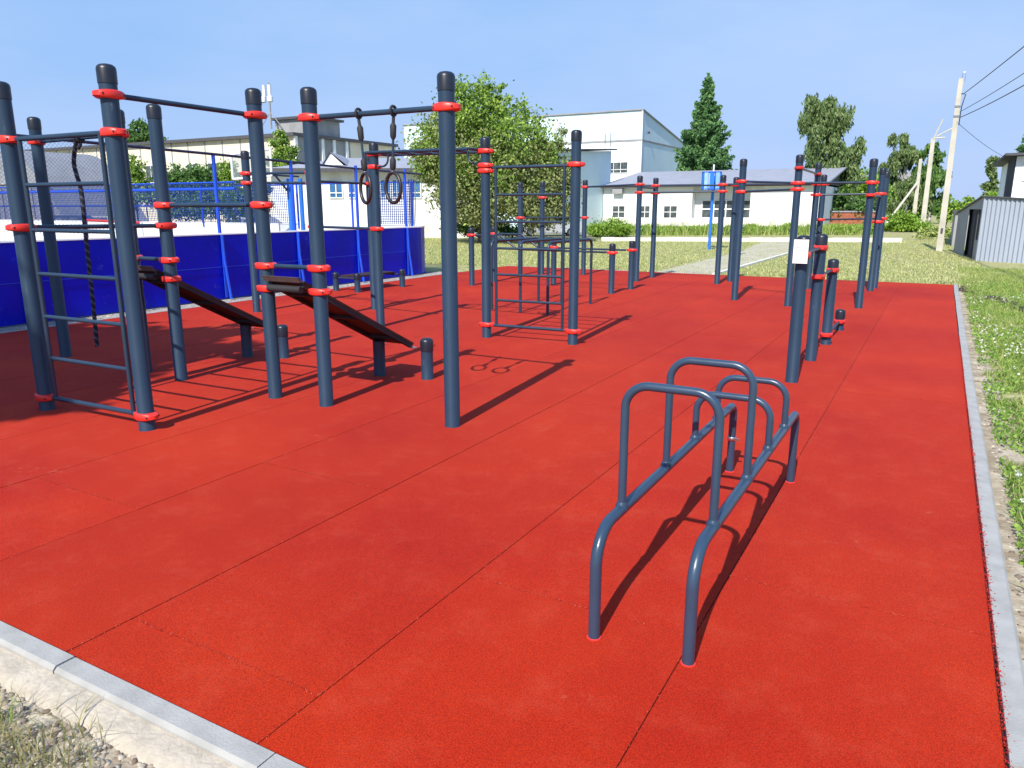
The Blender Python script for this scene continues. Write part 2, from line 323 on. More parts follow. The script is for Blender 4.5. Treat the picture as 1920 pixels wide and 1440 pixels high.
# rubber pad of rolls laid side by side
X1, X0, Y0, Y1 = 0.32, -9.92, 1.27, 17.45
pb = MB(); W_ = 0.935; x = X1; k = 0
starts = [2.95, 2.42, 1.52, 3.02, 2.2, 1.9, 3.3, 2.6, 1.7, 3.1, 2.4]
while x > X0 + 0.05:
    xa = max(X0, x - W_); ys = [Y0]; y = starts[k % len(starts)]
    while y < Y1 - 0.3: ys.append(y); y += 3.74
    ys.append(Y1)
    for i in range(len(ys)-1):
        dz = R.uniform(-0.0012, 0.0); ga = 0.0022
        a = (xa+ga, ys[i]+0.0009); b = (x-ga, ys[i+1]-0.0009)
        pb.box((a[0], a[1], -0.045), (b[0], b[1], dz))
    x = xa; k += 1
tag(pb.build('rubber_surface', M['rubber'], smooth=False), kind='structure')
g = MB(); g.box((X0-0.01, Y0-0.01, -0.30), (X1+0.01, Y1+0.01, -0.012))
tag(g.build('surface_base', mat('pad_base', (0.05, 0.006, 0.006), 0.95), smooth=False), kind='structure')
# concrete kerbs round the pad, one metre lengths
def kerb(a, b, inward, wd=0.075, top=0.004, seg=0.95, name='kerb'):
    a = Vector(a); b = Vector(b); d = (b-a).normalized(); n = Vector(inward).normalized(); Lt = (b-a).length; m = MB(); s = 0.0
    while s < Lt - 0.02:
        e = min(Lt, s+seg) - 0.006; o = R.uniform(-0.002, 0.002); t = top + R.uniform(-0.002, 0.002)
        prof = [(0, -0.25), (0, t), (-wd+0.012, t), (-wd, t-0.012), (-wd, -0.25)]
        p0 = [a + d*s + n*(q[0]+o) for q in prof]; p1 = [a + d*e + n*(q[0]+o) for q in prof]
        vs_ = [(p.x, p.y, q[1]) for p, q in zip(p0, prof)] + [(p.x, p.y, q[1]) for p, q in zip(p1, prof)]
        k = len(prof); m.add(vs_, [tuple(range(k)), tuple(reversed(range(k, 2*k)))] + [(i, k+i, k+(i+1)%k, (i+1)%k) for i in range(k)])
        s += seg
    return m
k1 = kerb((X0-0.1, Y0-0.008), (X1+0.09, Y0-0.008), (0, 1)); tag(k1.build('front_kerb', M['conc'], smooth=False), kind='structure')
k2 = kerb((X1+0.007, Y0-0.0), (X1+0.007, Y1+0.1), (-1, 0), top=0.008); tag(k2.build('side_kerb', M['conc'], smooth=False), kind='structure')
k3 = kerb((X0-0.006, Y0), (X0-0.006, 15.2), (1, 0)); tag(k3.build('rink_side_kerb', M['conc'], smooth=False), kind='structure')
k4 = kerb((X0-0.1, Y1+0.008), (-6.4, Y1+0.008), (0, -1)); tag(k4.build('far_kerb', M['conc'], smooth=False), kind='structure')
# sandy concrete haunch along the front kerb
h = MB(); nx = 160
vs_ = []; fs = []
for i in range(nx+1):
    xx = X0 + (X1+0.1-X0)*i/nx; wob = 0.030*noise.noise(Vector((xx*3, 0, 0))) + 0.014*noise.noise(Vector((xx*14, 3, 0)))
    vs_ += [(xx, Y0-0.082, -0.018), (xx, Y0-0.135, -0.020), (xx, Y0-0.170+wob, -0.030), (xx, Y0-0.195+wob, -0.06)]
for i in range(nx): fs += [(4*i+j, 4*i+j+1, 4*i+j+5, 4*i+j+4) for j in range(3)]
h.add(vs_, [tuple(reversed(f)) for f in fs]); tag(h.build('kerb_haunch', M['haunch']), kind='structure')
# strips of bare earth and gravel beds
def sheet(name, pts, z, m): 
    b = MB(); b.add([(p[0], p[1], z) for p in pts], [tuple(range(len(pts)))]); return tag(b.build(name, m, smooth=False), kind='structure')
dirt = mat('bare_dirt', (0.24, 0.18, 0.12), 0.95, 0.1, col2=(0.52, 0.45, 0.34), scale=7, bump=1.0, bscale=40, detail=8)
sheet('front_dirt', [(-12, -6), (3, -6), (3, 1.2), (-12, 1.2)], GZ+0.004, dirt)
sheet('side_dirt', [(0.38, -1), (0.70, -1), (0.62, 2.5), (0.68, 4.5), (0.56, 6.5), (0.60, 8), (0.50, 11), (0.50, 18), (0.38, 18)], GZ+0.008, dirt)
sheet('rink_strip', [(-10.7, 1), (X0-0.07, 1), (X0-0.07, 15.4), (-10.7, 15.4)], GZ+0.012, mat('grey_gravel', (0.34, 0.32, 0.30), 0.95, 0.1, var=0.25, scale=14, bump=0.8, bscale=50))
sheet('path', [(-6.0, 17.56), (-4.55, 17.56), (-4.5, 28), (-5.7, 38.2), (-7.3, 37.4), (-6.2, 28)], GZ+0.016, M['path'])
pk = MB()
for a, b in (((-4.5, 17.6), (-4.45, 28)), ((-4.45, 28), (-5.65, 38.2))):
    a = Vector((*a, GZ)); b = Vector((*b, GZ)); d = (b-a)/2; n = Vector((-d.y, d.x, 0)).normalized()*0.045
    pk.obox((a+b)/2 + Vector((0,0,0.02)), d, n, (0,0,0.045))
tag(pk.build('path_kerb', M['kerbw'], smooth=False), kind='structure')
a = Vector((-14.0, 33.6, 0)); b = Vector((-1.55, 39.1, 0)); wk = MB(); d = (b-a); nn = 22
for i in range(nn):
    if i in (15,): continue
    c = a + d*((i+0.5)/nn); wk.obox((c.x, c.y, GZ+0.09+R.uniform(-.015, .015)), d/nn*0.492, Vector((-d.y, d.x, 0)).normalized()*0.08, (0, 0, 0.10))
tag(wk.build('white_kerb', M['kerbw'], smooth=False), kind='structure')
sheet('parking_lane', [(-40, 30.5), (-14.5, 36.5), (-14.5, 46), (-45, 46)], GZ+0.006, mat('lane_asphalt', (0.20, 0.19, 0.18), 0.95, 0.1, var=0.2, scale=1.5))
# rising dark soil bank beside the far corner
bk = MB(); npts = 26
for i in range(npts):
    t = i/(npts-1); c = Vector((0.12+1.25*t, 18.2-4.6*t, GZ)); 
    for j in range(6):
        r = R.uniform(0.015, 0.055)*(1.3 if t > 0.62 else 0.75); p = c + Vector((R.uniform(-.12, .12), R.uniform(-.25, .25), r*0.35))
        pts = [(p.x+r*math.cos(q)*R.uniform(.7, 1.2), p.y+r*math.sin(q)*R.uniform(.7, 1.2)) for q in [kk*PI/3 for kk in range(6)]]
        bk.prism(pts, p.z-r*0.5, p.z+r*R.uniform(.3, .8), bev=r*0.25)
tag(bk.build('soil_clods', M['soil'], smooth=False), kind='stuff')

# ------------------------------------------------------------------ gym equipment
PR = 0.054
def clamp_body(c, x, y, z, ang, hh=0.027):
    """two-shell lens-shaped clamp: wide round the post, tapering to a flat lug at each end"""
    ca, sa = math.cos(ang), math.sin(ang); n = 36; lev = [(-1.0, 0.90), (-0.72, 1.0), (0.72, 1.0), (1.0, 0.90)]; vs_ = []
    for lz, k in lev:
        for i in range(n):
            a = 2*PI*i/n; cx = math.cos(a); px = math.copysign(abs(cx)**0.92, cx)*0.104*k; py = math.sin(a)*0.066*k*(1-0.10*abs(cx))
            h_ = hh*(1-0.42*(abs(px)/0.104)**2.2); vs_.append((x+px*ca-py*sa, y+px*sa+py*ca, z+lz*h_))
    fs = [tuple(reversed(range(n))), tuple(range(3*n, 4*n))]
    for k in range(3): fs += [(k*n+i, k*n+(i+1)%n, (k+1)*n+(i+1)%n, (k+1)*n+i) for i in range(n)]
    c.add(vs_, fs)
def make_post(par, x, y, h, clamps=(), r=PR, cap=True):
    p = MB(); p.lathe((x, y, 0), [(r+0.004, -0.02), (r+0.003, 0.004), (r, 0.010), (r, h-(0.10 if cap else 0))], 28)
    po = p.build('post', M['post'], par)
    if cap:
        c = MB(); R2 = r+0.004
        c.lathe((x, y, h), [(R2, -0.115), (R2+0.001, -0.03), (R2-0.004, -0.014), (R2-0.018, -0.003), (R2-0.035, 0.001), (0.004, 0.002)], 28)
        c.build('cap', M['cap'], po)
    for z, ang in clamps:
        c = MB(); clamp_body(c, x, y, z, ang)
        c.cm = 1; ca, sa = math.cos(ang), math.sin(ang)
        for s in (-1, 1):
            for t in (-1, 1):
                bx, by = x+ca*0.070*s-sa*0.044*t, y+sa*0.070*s+ca*0.044*t
                c.obox((bx, by, z), (-sa*0.006, ca*0.006, 0), (ca*0.006, sa*0.006, 0), (0, 0, 0.006))
        c.build('clamp', [M['clamp'], M['bolt']], po, ang=50)
    return po
def bar(par, a, b, r=0.0175, name='bar', m=None, gap=0.08):
    a = Vector(a); b = Vector(b); d = (b-a).normalized()
    return MB().tube([a+d*gap, b-d*gap], r, 14).build(name, m or M['bar'], par)
AX, AY = 0.0, PI/2
def climb_ladder(par, a, b, z0, z1, n, off=0.13):
    a = Vector(a); b = Vector(b); d = (b-a).normalized(); lo = a+d*off; hi = b-d*off
    for q in (lo, hi): MB().tube([(q.x, q.y, z0-0.0), (q.x, q.y, z1+0.0)], 0.0165, 12).build('ladder_rail', M['bar'], par)
    for k in range(n):
        z = z0+(z1-z0)*k/(n-1)
        if k in (0, n-1): MB().tube([(a+d*0.075).to_tuple()[:2]+(z,), (b-d*0.075).to_tuple()[:2]+(z,)], 0.0175, 12).build('rung', M['bar'], par)
        else: MB().tube([(lo.x, lo.y, z), (hi.x, hi.y, z)], 0.0145, 12).build('rung', M['bar'], par)
def situp_board(par, xa, xb, yt, yb, zt_, zb):
    xm = (xa+xb)/2; wd = abs(xb-xa)/2-0.085; d = Vector((0, yb-yt, zb-zt_)); c = Vector((xm, (yt+yb)/2, (zt_+zb)/2)); n = Vector((0, -d.z, d.y)).normalized()
    if n.z < 0: n = -n
    b = MB(); b.obox(c + n*0.012, (wd, 0, 0), d/2, n*0.011); b.build('board', M['board'], par, smooth=False)
    f = MB()
    for s in (-1, 1): f.obox(c + Vector((s*(wd-0.02), 0, 0)) - n*0.014, (0.018, 0, 0), d/2*0.99, n*0.014)
    for q in (-0.7, 0.0, 0.7): f.obox(c + d/2*q - n*0.014, (wd-0.04, 0, 0), d.normalized()*0.016, n*0.012)
    f.build('board_frame', M['foam'], par, smooth=False)
    MB().tube([(xa+0.10, yt-0.01, zt_-0.045), (xb-0.10, yt-0.01, zt_-0.045)], 0.027, 16).build('foam_roller', M['foam'], par)
    s = MB(); s.obox((xm, yt-0.035, zt_+0.03), (wd, 0, 0), (0, 0.012, 0), (0, -0.012, 0.020)); s.build('end_slat', M['slat'], par, smooth=False)
    for q in (xa+0.13, xb-0.06): MB().obox((q, yb-0.03, zb-0.015), (0.025, 0, 0), (0, 0.03, 0), (0, 0, 0.004)).build('bracket', M['steel'], par, smooth=False)

# --- big workout frame on the left
A = thing('workout_frame', 'large workout frame with two sit-up boards, filling the left foreground', 'workout frame', (-5, 4, 0), )
P = dict(a=(-5.81, 3.10), b=(-4.66, 3.13), c=(-7.76, 4.40), d=(-5.79, 4.27), e=(-6.35, 4.32), f=(-4.57, 4.22), g=(-4.03, 4.23), h=(-2.86, 4.24))
make_post(A, *P['a'], 2.35, [(1.965, AX), (1.36, AY), (0.10, AX)])
make_post(A, *P['b'], 2.37, [(2.19, AY), (1.965, AX), (0.10, AX)])
make_post(A, *P['c'], 2.35, [(2.12, AX)])
make_post(A, *P['d'], 2.33, [(1.52, AX), (1.35, AY), (1.06, AX), (0.90, AX)])
make_post(A, *P['e'], 2.33, [(2.12, AX), (1.06, AX), (0.90, AX)])
make_post(A, *P['f'], 2.36, [(2.17, AY), (1.52, AX), (1.06, AX), (0.885, AX)])
make_post(A, *P['g'], 2.33, [(2.125, AX), (1.06, AX), (0.885, AX)])
make_post(A, *P['h'], 2.34, [(2.125, AX)])
v = lambda k, z: (P[k][0], P[k][1], z)
climb_ladder(A, v('a', 0), v('b', 0), 0.10, 1.965, 7)
bar(A, v('b', 2.19), v('f', 2.17)); bar(A, v('a', 1.36), v('d', 1.35)); bar(A, v('c', 2.12), v('e', 2.12)); bar(A, v('d', 1.52), v('f', 1.52))
bar(A, v('g', 2.125), v('h', 2.125), 0.0185)
bar(A, v('e', 1.06), v('d', 1.06)); bar(A, v('f', 1.06), v('g', 1.06)); bar(A, v('e', .90), v('d', .90), 0.014); bar(A, v('f', .885), v('g', .885), 0.014)
situp_board(A, P['e'][0], P['d'][0], 4.20, 5.50, 0.96, 0.28)
situp_board(A, P['f'][0], P['g'][0], 4.15, 5.48, 0.945, 0.27)
for x_, y_, h_ in ((-6.12, 5.32, .33), (-4.36, 5.29, .32)): make_post(A, x_, y_, h_, cap=False)
for x_, y_, h_ in ((-5.75, 5.46, .34), (-3.89, 5.38, .37)): make_post(A, x_, y_, h_)

# --- climbing rope
def rope_path(n=430):
    out = []
    for i in range(n+1):
        t = i/n; z = 2.10 - t*1.93
        x_ = -7.03 - 0.12*t - 0.085*math.exp(-((t-0.10)/0.09)**2) - 0.012*math.sin(t*5); out.append(Vector((x_, 4.36, z)))
    return out
ro = thing('climbing_rope', 'black twisted climbing rope hanging behind the wall ladder down to the ground', 'rope', (-7.1, 4.36, 0.17))
rp = rope_path(); st = MB()
for s in range(3):
    pts = [p + Vector((math.cos(i*0.40+s*2*PI/3), math.sin(i*0.40+s*2*PI/3), 0))*0.0105 for i, p in enumerate(rp)]
    st.cm = 1 if s == 2 else 0; st.tube(pts, 0.0105, 6)
st.build('strand', [M['rope'], M['rope_highlight']], ro)
kn = MB()
for kx in (-0.022, 0.022):
    kn.tube([(-6.985+kx, 4.345+0.032*math.sin(q*PI/8), 2.118+0.032*math.cos(q*PI/8)) for q in range(17)], 0.013, 8)
kn.tube([(-7.03+0.028*math.cos(q*PI/6), 4.36+0.010*math.sin(q*PI/3), 2.06+0.028*math.sin(q*PI/6)) for q in range(13)], 0.015, 8)
kn.build('knot', M['rope'], ro)

# --- gymnastic rings
def gym_ring(x, lean, label, yawr):
    r0 = thing('gymnastic_ring', label, 'gymnastic ring', (x+lean, 4.235, 1.53), 'gymnastic rings hanging from the pull-up bar')
    zb = 2.125
    hk = MB(); hk.tube([(x+0.0, 4.235+0.030*math.sin(q*PI/8), zb+0.004+0.030*math.cos(q*PI/8)) for q in range(17)], 0.010, 8)
    hk.tube([(x, 4.235, zb-0.035), (x+lean*0.15, 4.235, zb-0.07)], 0.011, 8); hk.build('hook', M['foam'], r0)
    T = lambda z: Vector((x + lean*min(1, (zb-z)/0.40), 4.235, z))
    MB().tube([T(2.055), T(2.035), T(1.965), T(1.945)], [0.010, 0.022, 0.020, 0.009], 10).build('sleeve', M['foam'], r0)
    MB().tube([T(1.955), T(1.80)], 0.0085, 10).build('strap', M['bar'], r0)
    MB().tube([T(1.835), T(1.815), T(1.765), T(1.745)], [0.009, 0.021, 0.021, 0.010], 10).build('sleeve', M['foam'], r0)
    MB().tube([T(1.745), T(1.728)], 0.012, 10).build('shackle', M['steel'], r0)
    c = T(1.632); pts = []
    for q in range(49):
        a = q*2*PI/48; e = Vector((math.cos(yawr), math.sin(yawr), 0)); pts.append(c + e*0.083*math.cos(a) + Vector((0, 0, 0.100*math.sin(a))))
    MB().tube(pts, 0.0125, 12, caps=False).build('hoop', M['ring'], r0)
gym_ring(-3.585, 0.035, 'left gymnastic ring of the pair, its strap slanting from the pull-up bar', math.radians(-25))
gym_ring(-3.285, -0.022, 'right gymnastic ring of the pair, its strap hanging straight from the pull-up bar', math.radians(-15))

# --- second frame with overhead ladder and wall ladder
B = thing('workout_frame', 'dark blue workout frame with flat overhead ladder and wall ladder, behind the gymnastic rings', 'workout frame', (-6, 7.6, 0))
Q = dict(i=(-8.69, 7.79), j=(-7.37, 7.70), k=(-6.21, 7.59), l=(-4.58, 7.55), m=(-3.49, 7.62), n=(-7.36, 8.87))
q = lambda k, z: (Q[k][0], Q[k][1], z)
make_post(B, *Q['i'], 2.28, [(1.97, AX), (1.84, AX)]); make_post(B, *Q['j'], 2.28, [(1.95, AX), (1.82, AX), (1.25, AX)])
make_post(B, *Q['k'], 2.28, [(2.14, AX), (1.99, AX), (1.24, AX)]); make_post(B, *Q['n'], 2.28, [(1.84, AY)])
make_post(B, *Q['l'], 2.27, [(2.12, AX), (1.965, AX), (1.905, AX), (0.155, AX)]); make_post(B, *Q['m'], 2.30, [(1.95, AX), (0.15, AX)])
bar(B, q('i', 1.97), q('j', 1.95)); bar(B, q('i', 1.84), q('j', 1.82)); bar(B, q('j', 1.84), q('n', 1.84)); bar(B, q('j', 1.25), q('k', 1.24))
climb_ladder(B, q('l', 0), q('m', 0), 0.15, 1.94, 7)
for s in (-1, 1): MB().tube([(-6.12, 7.57+s*0.24, 2.14), (-4.66, 7.55+s*0.24, 2.13)], 0.018, 12).build('overhead_rail', M['bar'], B)
for t in range(6):
    x_ = -6.0 + t*0.255; MB().tube([(x_, 7.33, 2.138), (x_, 7.80, 2.138)], 0.013, 10).build('rung', M['bar'], B)
for x_, s in ((-6.13, 1), (-4.66, -1)):
    for zz in (1.99,): MB().tube(fillet([(x_, 7.56, zz), (x_+s*0.16, 7.56, zz), (x_+s*0.16, 7.56, 2.13)], 0.09), 0.012, 10).build('brace', M['bar'], B)
    MB().tube([(x_, 7.32, 2.135), (x_, 7.80, 2.135)], 0.016, 10).build('end_bar', M['bar'], B)

# --- parallel bars with a step (low posts)
C = thing('stepped_parallel_bars', 'low stepped parallel bars on short posts beyond the far wall ladder', 'parallel bars', (-6.5, 13.1, 0))
for x_, y_, h_, z_ in ((-8.0, 12.64, 1.12, .98), (-8.0, 13.49, 1.12, .98), (-6.62, 13.49, .92, .74), (-5.05, 12.64, .88, .72), (-5.0, 13.49, .90, .73)):
    make_post(C, x_, y_, h_, [(z_, AX)])
for y_ in (12.64, 13.49):
    MB().tube(fillet([(-7.93, y_, .98), (-7.35, y_, .98), (-6.98, y_, .73), (-5.12, y_, .725)], [0.12, 0.12]), 0.019, 12).build('rail', M['bar'], C)

# --- three thin dip bars
for x_, y0_, x2_, y1_, lab in ((-4.81, 9.62, -4.77, 11.06, 'right'), (-5.29, 9.68, -5.26, 11.02, 'middle'), (-5.81, 9.73, -5.66, 10.98, 'left')):
    t = thing('dip_bar', {'right': 'rightmost thin bent dip bar behind the far wall ladder, its corner showing right of it', 'middle': 'middle thin bent dip bar seen through the far wall ladder', 'left': 'leftmost thin bent dip bar, partly behind the left post of the far wall ladder'}[lab], 'dip bar', (x_, (y0_+y1_)/2, 0), 'thin bent dip bars')
    MB().tube(fillet([(x_, y0_, -0.02), (x_, y0_, 1.02), (x2_, y1_, 1.02), (x2_, y1_, -0.02)], 0.10), 0.0215, 14).build('tube', M['bar'], t)
    for yy in (y0_, y1_): MB().lathe((x_ if yy == y0_ else x2_, yy, 0), [(0.034, -0.01), (0.034, 0.006), (0.024, 0.010)], 16).build('collar', M['bar'], t)

# --- far frame with many high bars
D = thing('workout_frame', 'farthest dark blue workout frame of many tall posts and high bars, by the lawn', 'workout frame', (-4, 15, 0))
F = dict(a=(-8.26, 15.11), b=(-7.96, 15.60), c=(-7.06, 15.93), d=(-5.46, 15.05), e=(-5.46, 16.04), f=(-3.84, 15.30), g=(-3.74, 15.95), h=(-2.89, 12.74), i=(-1.97, 12.32), j=(-2.10, 15.25), k=(-2.10, 16.10), l=(-0.98, 12.62), m=(-1.03, 15.37), n=(-1.00, 15.95))
f = lambda k, z: (F[k][0], F[k][1], z)
make_post(D, *F['a'], 2.05, [(1.28, AX)]); make_post(D, *F['b'], 2.07, [(1.72, AX)]); make_post(D, *F['c'], 2.10, [(1.95, AX), (1.28, AX)])
make_post(D, *F['d'], 2.13, [(1.96, AX), (1.80, AX)]); make_post(D, *F['e'], 2.12, [(1.96, AX), (1.80, AX)])
make_post(D, *F['f'], 2.12, [(1.94, AX), (1.81, AX)]); make_post(D, *F['g'], 2.10, [(1.94, AX)])
make_post(D, *F['h'], 2.26, [(1.91, AX), (1.75, AX)]); make_post(D, *F['i'], 2.27, [(2.08, AY), (1.86, AX), (1.77, AX)])
make_post(D, *F['j'], 2.30, [(2.10, AY), (1.92, AX), (1.73, AX)]); make_post(D, *F['k'], 2.12, [(1.94, AX), (1.27, AX)])
make_post(D, *F['l'], 2.20, [(1.86, AX), (1.68, AY)]); make_post(D, *F['m'], 2.19, [(1.74, AX), (1.25, AX)]); make_post(D, *F['n'], 2.15, [(1.30, AX)])
for a_, b_, z1_, z2_ in (('a','c',1.28,1.28), ('c','d',1.95,1.96), ('c','e',1.95,1.96), ('d','f',1.80,1.81), ('e','g',1.96,1.94), ('f','j',1.94,1.92), ('g','k',1.94,1.94), ('h','i',1.91,1.86), ('h','i',1.75,1.77),
                       ('i','j',2.08,2.10), ('i','l',1.86,1.86), ('j','m',1.73,1.74), ('l','m',1.68,1.70), ('k','n',1.27,1.30), ('d','e',1.90,1.90)):
    bar(D, f(a_, z1_), f(b_, z2_))

# --- row of four posts stepping down
E_ = thing('stepped_post_row', 'row of four posts of falling height joined by short low bars, with a white notice', 'push-up station', (-1, 8.5, 0))
S4 = [(-1.01, 6.86, 1.27, [(1.11, AY)]), (-1.01, 7.96, 1.25, [(1.12, AY), (0.84, AY)]), (-1.0, 9.02, 0.95, [(0.83, AY), (0.11, AY)]), (-0.99, 10.18, 0.26, [(0.11, AY)])]
for x_, y_, h_, cl in S4: make_post(E_, x_, y_, h_, cl)
for (i, j, z_) in ((0, 1, 1.115), (1, 2, .835), (2, 3, .11)): bar(E_, (S4[i][0], S4[i][1], z_), (S4[j][0], S4[j][1], z_), 0.0155)
sgy = 6.86-0.116
sg = MB().box((-1.069, sgy-.002, 1.043), (-0.951, sgy+.002, 1.240)).build('notice', M['white'], E_, smooth=False)
tx = MB()
for zz, x0_, x1_, hh_ in ((1.172, -1.052, -0.972, .0035), (1.160, -1.050, -0.985, .0015), (1.153, -1.050, -0.975, .0015), (1.118, -1.050, -1.0, .0013), (1.110, -1.050, -0.98, .0013), (1.088, -1.050, -0.99, .0013)):
    xx = x0_
    while xx < x1_: 
        l_ = R.uniform(.005, .013); tx.box((xx, sgy-.0028, zz-hh_), (xx+l_, sgy-.0021, zz+hh_)); xx += l_+.003
tx.build('print', M['ink'], sg, smooth=False)

# --- low bench of three legs by the rink
G_ = thing('balance_bench', 'low dark bench on short posts beside the blue rink wall', 'bench', (-9.35, 11.1, 0))
for x_, y_ in ((-9.68, 10.59), (-9.15, 10.57), (-9.03, 11.74), (-9.62, 11.74)): make_post(G_, x_, y_, 0.34)
bd = MB(); bd.obox((-9.38, 11.16, 0.275), (0.20, 0, 0), (0, 0.56, 0), (0, 0, 0.015)); bd.build('board', M['board'], G_, smooth=False)
for yy in (10.6, 11.72): MB().tube([(-9.62, yy, .24), (-9.10, yy, .24)], 0.017, 10).build('crossbar', M['bar'], G_)

# --- push-up stand in the foreground
H = thing('hurdle_stand', 'low blue tubular stand of four arched loops on two long rails, in the right foreground', 'exercise stand', (-0.76, 3.2, 0))
for x_, ys_, ye in ((-0.925, 2.25, 4.25), (-0.585, 2.26, 4.24)):
    MB().tube(fillet([(x_, ys_, -0.03), (x_, ys_, 0.405), (x_, ye, 0.405), (x_, ye, -0.03)], [0.13, 0.075], 10), 0.0212, 20).build('rail', M['stand'], H)
    for yy in (ys_, ye): MB().lathe((x_, yy, 0), [(0.0255, -0.01), (0.0255, 0.0012), (0.0225, 0.003)], 20).build('foot_ring', M['clamp'], H)
for y_, z_ in ((2.485, .885), (3.01, .885), (3.45, .645), (3.86, .645)):
    MB().tube(fillet([(-0.925, y_, 0.41), (-0.925, y_, z_), (-0.585, y_, z_), (-0.585, y_, 0.41)], 0.088, 10), 0.0158, 18).build('loop', M['stand'], H)
    for x_ in (-0.925, -0.585): MB().lathe((x_, y_, 0.405), [(0.0245, 0.0), (0.0235, 0.018), (0.0180, 0.028), (0.0165, 0.032)], 16).build('weld', M['stand'], H)
hc = MB(); hc.lathe((-0.925, 4.25, 0.20), [(0.0235, -0.012), (0.0255, -0.008), (0.0255, 0.008), (0.0235, 0.012)], 18); hc.obox((-0.892, 4.235, 0.20), (0.014, 0, 0), (0, 0.004, 0), (0, 0, 0.007)); hc.build('hose_clamp', M['steel'], H)

# ------------------------------------------------------------------ rink with its fence
XR, YE = -10.6, 15.3
rk = thing('rink_wall', 'glossy blue boards of the rink running along the left side', 'rink', (XR, 8, 0))
HB = 1.05
def prof_wall(path, thick, z0, z1):
    m = MB(); n = len(path); P_ = [Vector((p[0], p[1], 0)) for p in path]; nr = []
    for i in range(n):
        d = (P_[min(n-1, i+1)]-P_[max(0, i-1)]).normalized(); nr.append(Vector((d.y, -d.x, 0)))
    vs_ = []
    for p, q_ in zip(P_, nr):
        o = p+q_*0; ii = p-q_*thick; vs_ += [(o.x, o.y, z0), (o.x, o.y, z1), (ii.x, ii.y, z1), (ii.x, ii.y, z0)]
    fs = []
    for i in range(n-1): 
        for j in range(4): fs.append((4*i+j, 4*(i+1)+j, 4*(i+1)+(j+1)%4, 4*i+(j+1)%4))
    fs += [(3, 2, 1, 0), tuple(4*(n-1)+j for j in range(4))]
    return m.add(vs_, fs)
# path: near side from the left, small corner, then the end going away to -X, far side, and back
rc = 0.9
corner = [(XR-rc+rc*math.cos(a), YE-rc+0.0+rc*math.sin(a)) for a in [i*PI/2/8 for i in range(9)]]
near = [(XR, -16+i*2.0) for i in range(16)]
near = [p for p in near if p[1] < YE-rc-0.1]
endp = [(XR-rc-i*2.0-0.6, YE) for i in range(0, 13)]
xf = -38.0
farc = [(xf+rc*(1-math.cos(a))-rc+0.0, YE-rc+rc*math.sin(a)) for a in [PI/2 - i*PI/2/6 for i in range(1, 7)]]
fars = [(xf-rc+0.0, YE-rc-2*i) for i in range(1, 15)]
ring_path = near + corner + endp + farc + fars
outer = prof_wall(ring_path, 0.012, -0.02, HB); outer.build('outer_board', M['blue'], rk, smooth=False)
inn_path = [(XR-0.03, p[1]) for p in near] + [(XR-rc+(rc-0.03)*math.cos(a), YE-rc+(rc-0.03)*math.sin(a)) for a in [i*PI/2/8 for i in range(9)]] + [(p[0], YE-0.03) for p in endp] + [(p[0]+0.03, p[1]-0.0) for p in farc] + [(p[0]+0.03, p[1]) for p in fars]
prof_wall(inn_path, 0.012, -0.02, HB+0.004).build('inner_board', M['white'], rk, smooth=False)
cp = MB(); cp.tube([(p[0]-0.015*(1 if i < len(near) else .6), p[1]-(0.015 if i > len(near)+4 else 0), HB+0.012) for i, p in enumerate(ring_path)], 0.020, 6); cp.build('coping', M['white'], rk)
# seams and braces of the near side
seam = MB()
for y_ in (0.5, 2.3, 4.1, 5.6, 7.2, 8.85, 10.6, 12.3, 14.0):
    seam.box((XR+0.012, y_-0.018, 0.0), (XR+0.030, y_+0.018, HB))
seam.build('panel_joint', M['bluep'], rk, smooth=False)
hz = MB(); ys_ = [0.5, 2.3, 4.1, 5.6, 7.2, 8.85, 10.6, 12.3, 14.0]
for i in range(len(ys_)-1):
    zz = 0.52 + R.uniform(-0.015, 0.015); hz.box((XR+0.0125, ys_[i]+0.02, zz), (XR+0.020, ys_[i+1]-0.02, zz+0.008))
hz.build('panel_seam', M['bluep'], rk, smooth=False)
for y_ in ys_[2:]:
    b_ = MB(); b_.tube([(XR+0.13, y_, -0.02), (XR+0.045, y_, 0.62), (XR+0.035, y_, HB)], [0.024, 0.020, 0.018], 8); b_.build('brace', M['bluep'], rk)
fp = MB(); fp.add([(-38, -16, -0.03), (XR-0.05, -16, -0.03), (XR-0.05, YE-0.1, -0.03), (-38, YE-0.1, -0.03)], [(0, 1, 2, 3)])
tag(fp.build('rink_floor', mat('rink_asphalt', (0.16, 0.16, 0.16), 0.9, var=0.15, scale=1)), kind='structure')
fc = thing('rink_fence', 'blue steel post fence with a dark top rail and nets, standing on the rink boards', 'fence', (XR, 8, HB))
fy = [1.0, 3.0, 5.35, 7.05, 8.87, 10.6, 12.4, 14.05]
for y_ in fy:
    MB().tube([(XR-0.04, y_, HB-0.45), (XR-0.04, y_, 2.34)], 0.030, 10).build('fence_post', M['bluep'], fc)
MB().tube([(XR-0.04, -3, 2.45), (XR-0.04, 5.35, 2.42), (XR-0.04, 8.87, 2.36), (XR-0.04, 12.4, 2.28), (XR-0.04, YE-0.6, 2.25)], 0.022, 8).build('top_rail', M['rail'], fc)
MB().tube([(XR-0.04, -3, 1.55), (XR-0.04, 5.35, 1.55)], 0.016, 8).build('mid_rail', M['rail'], fc)
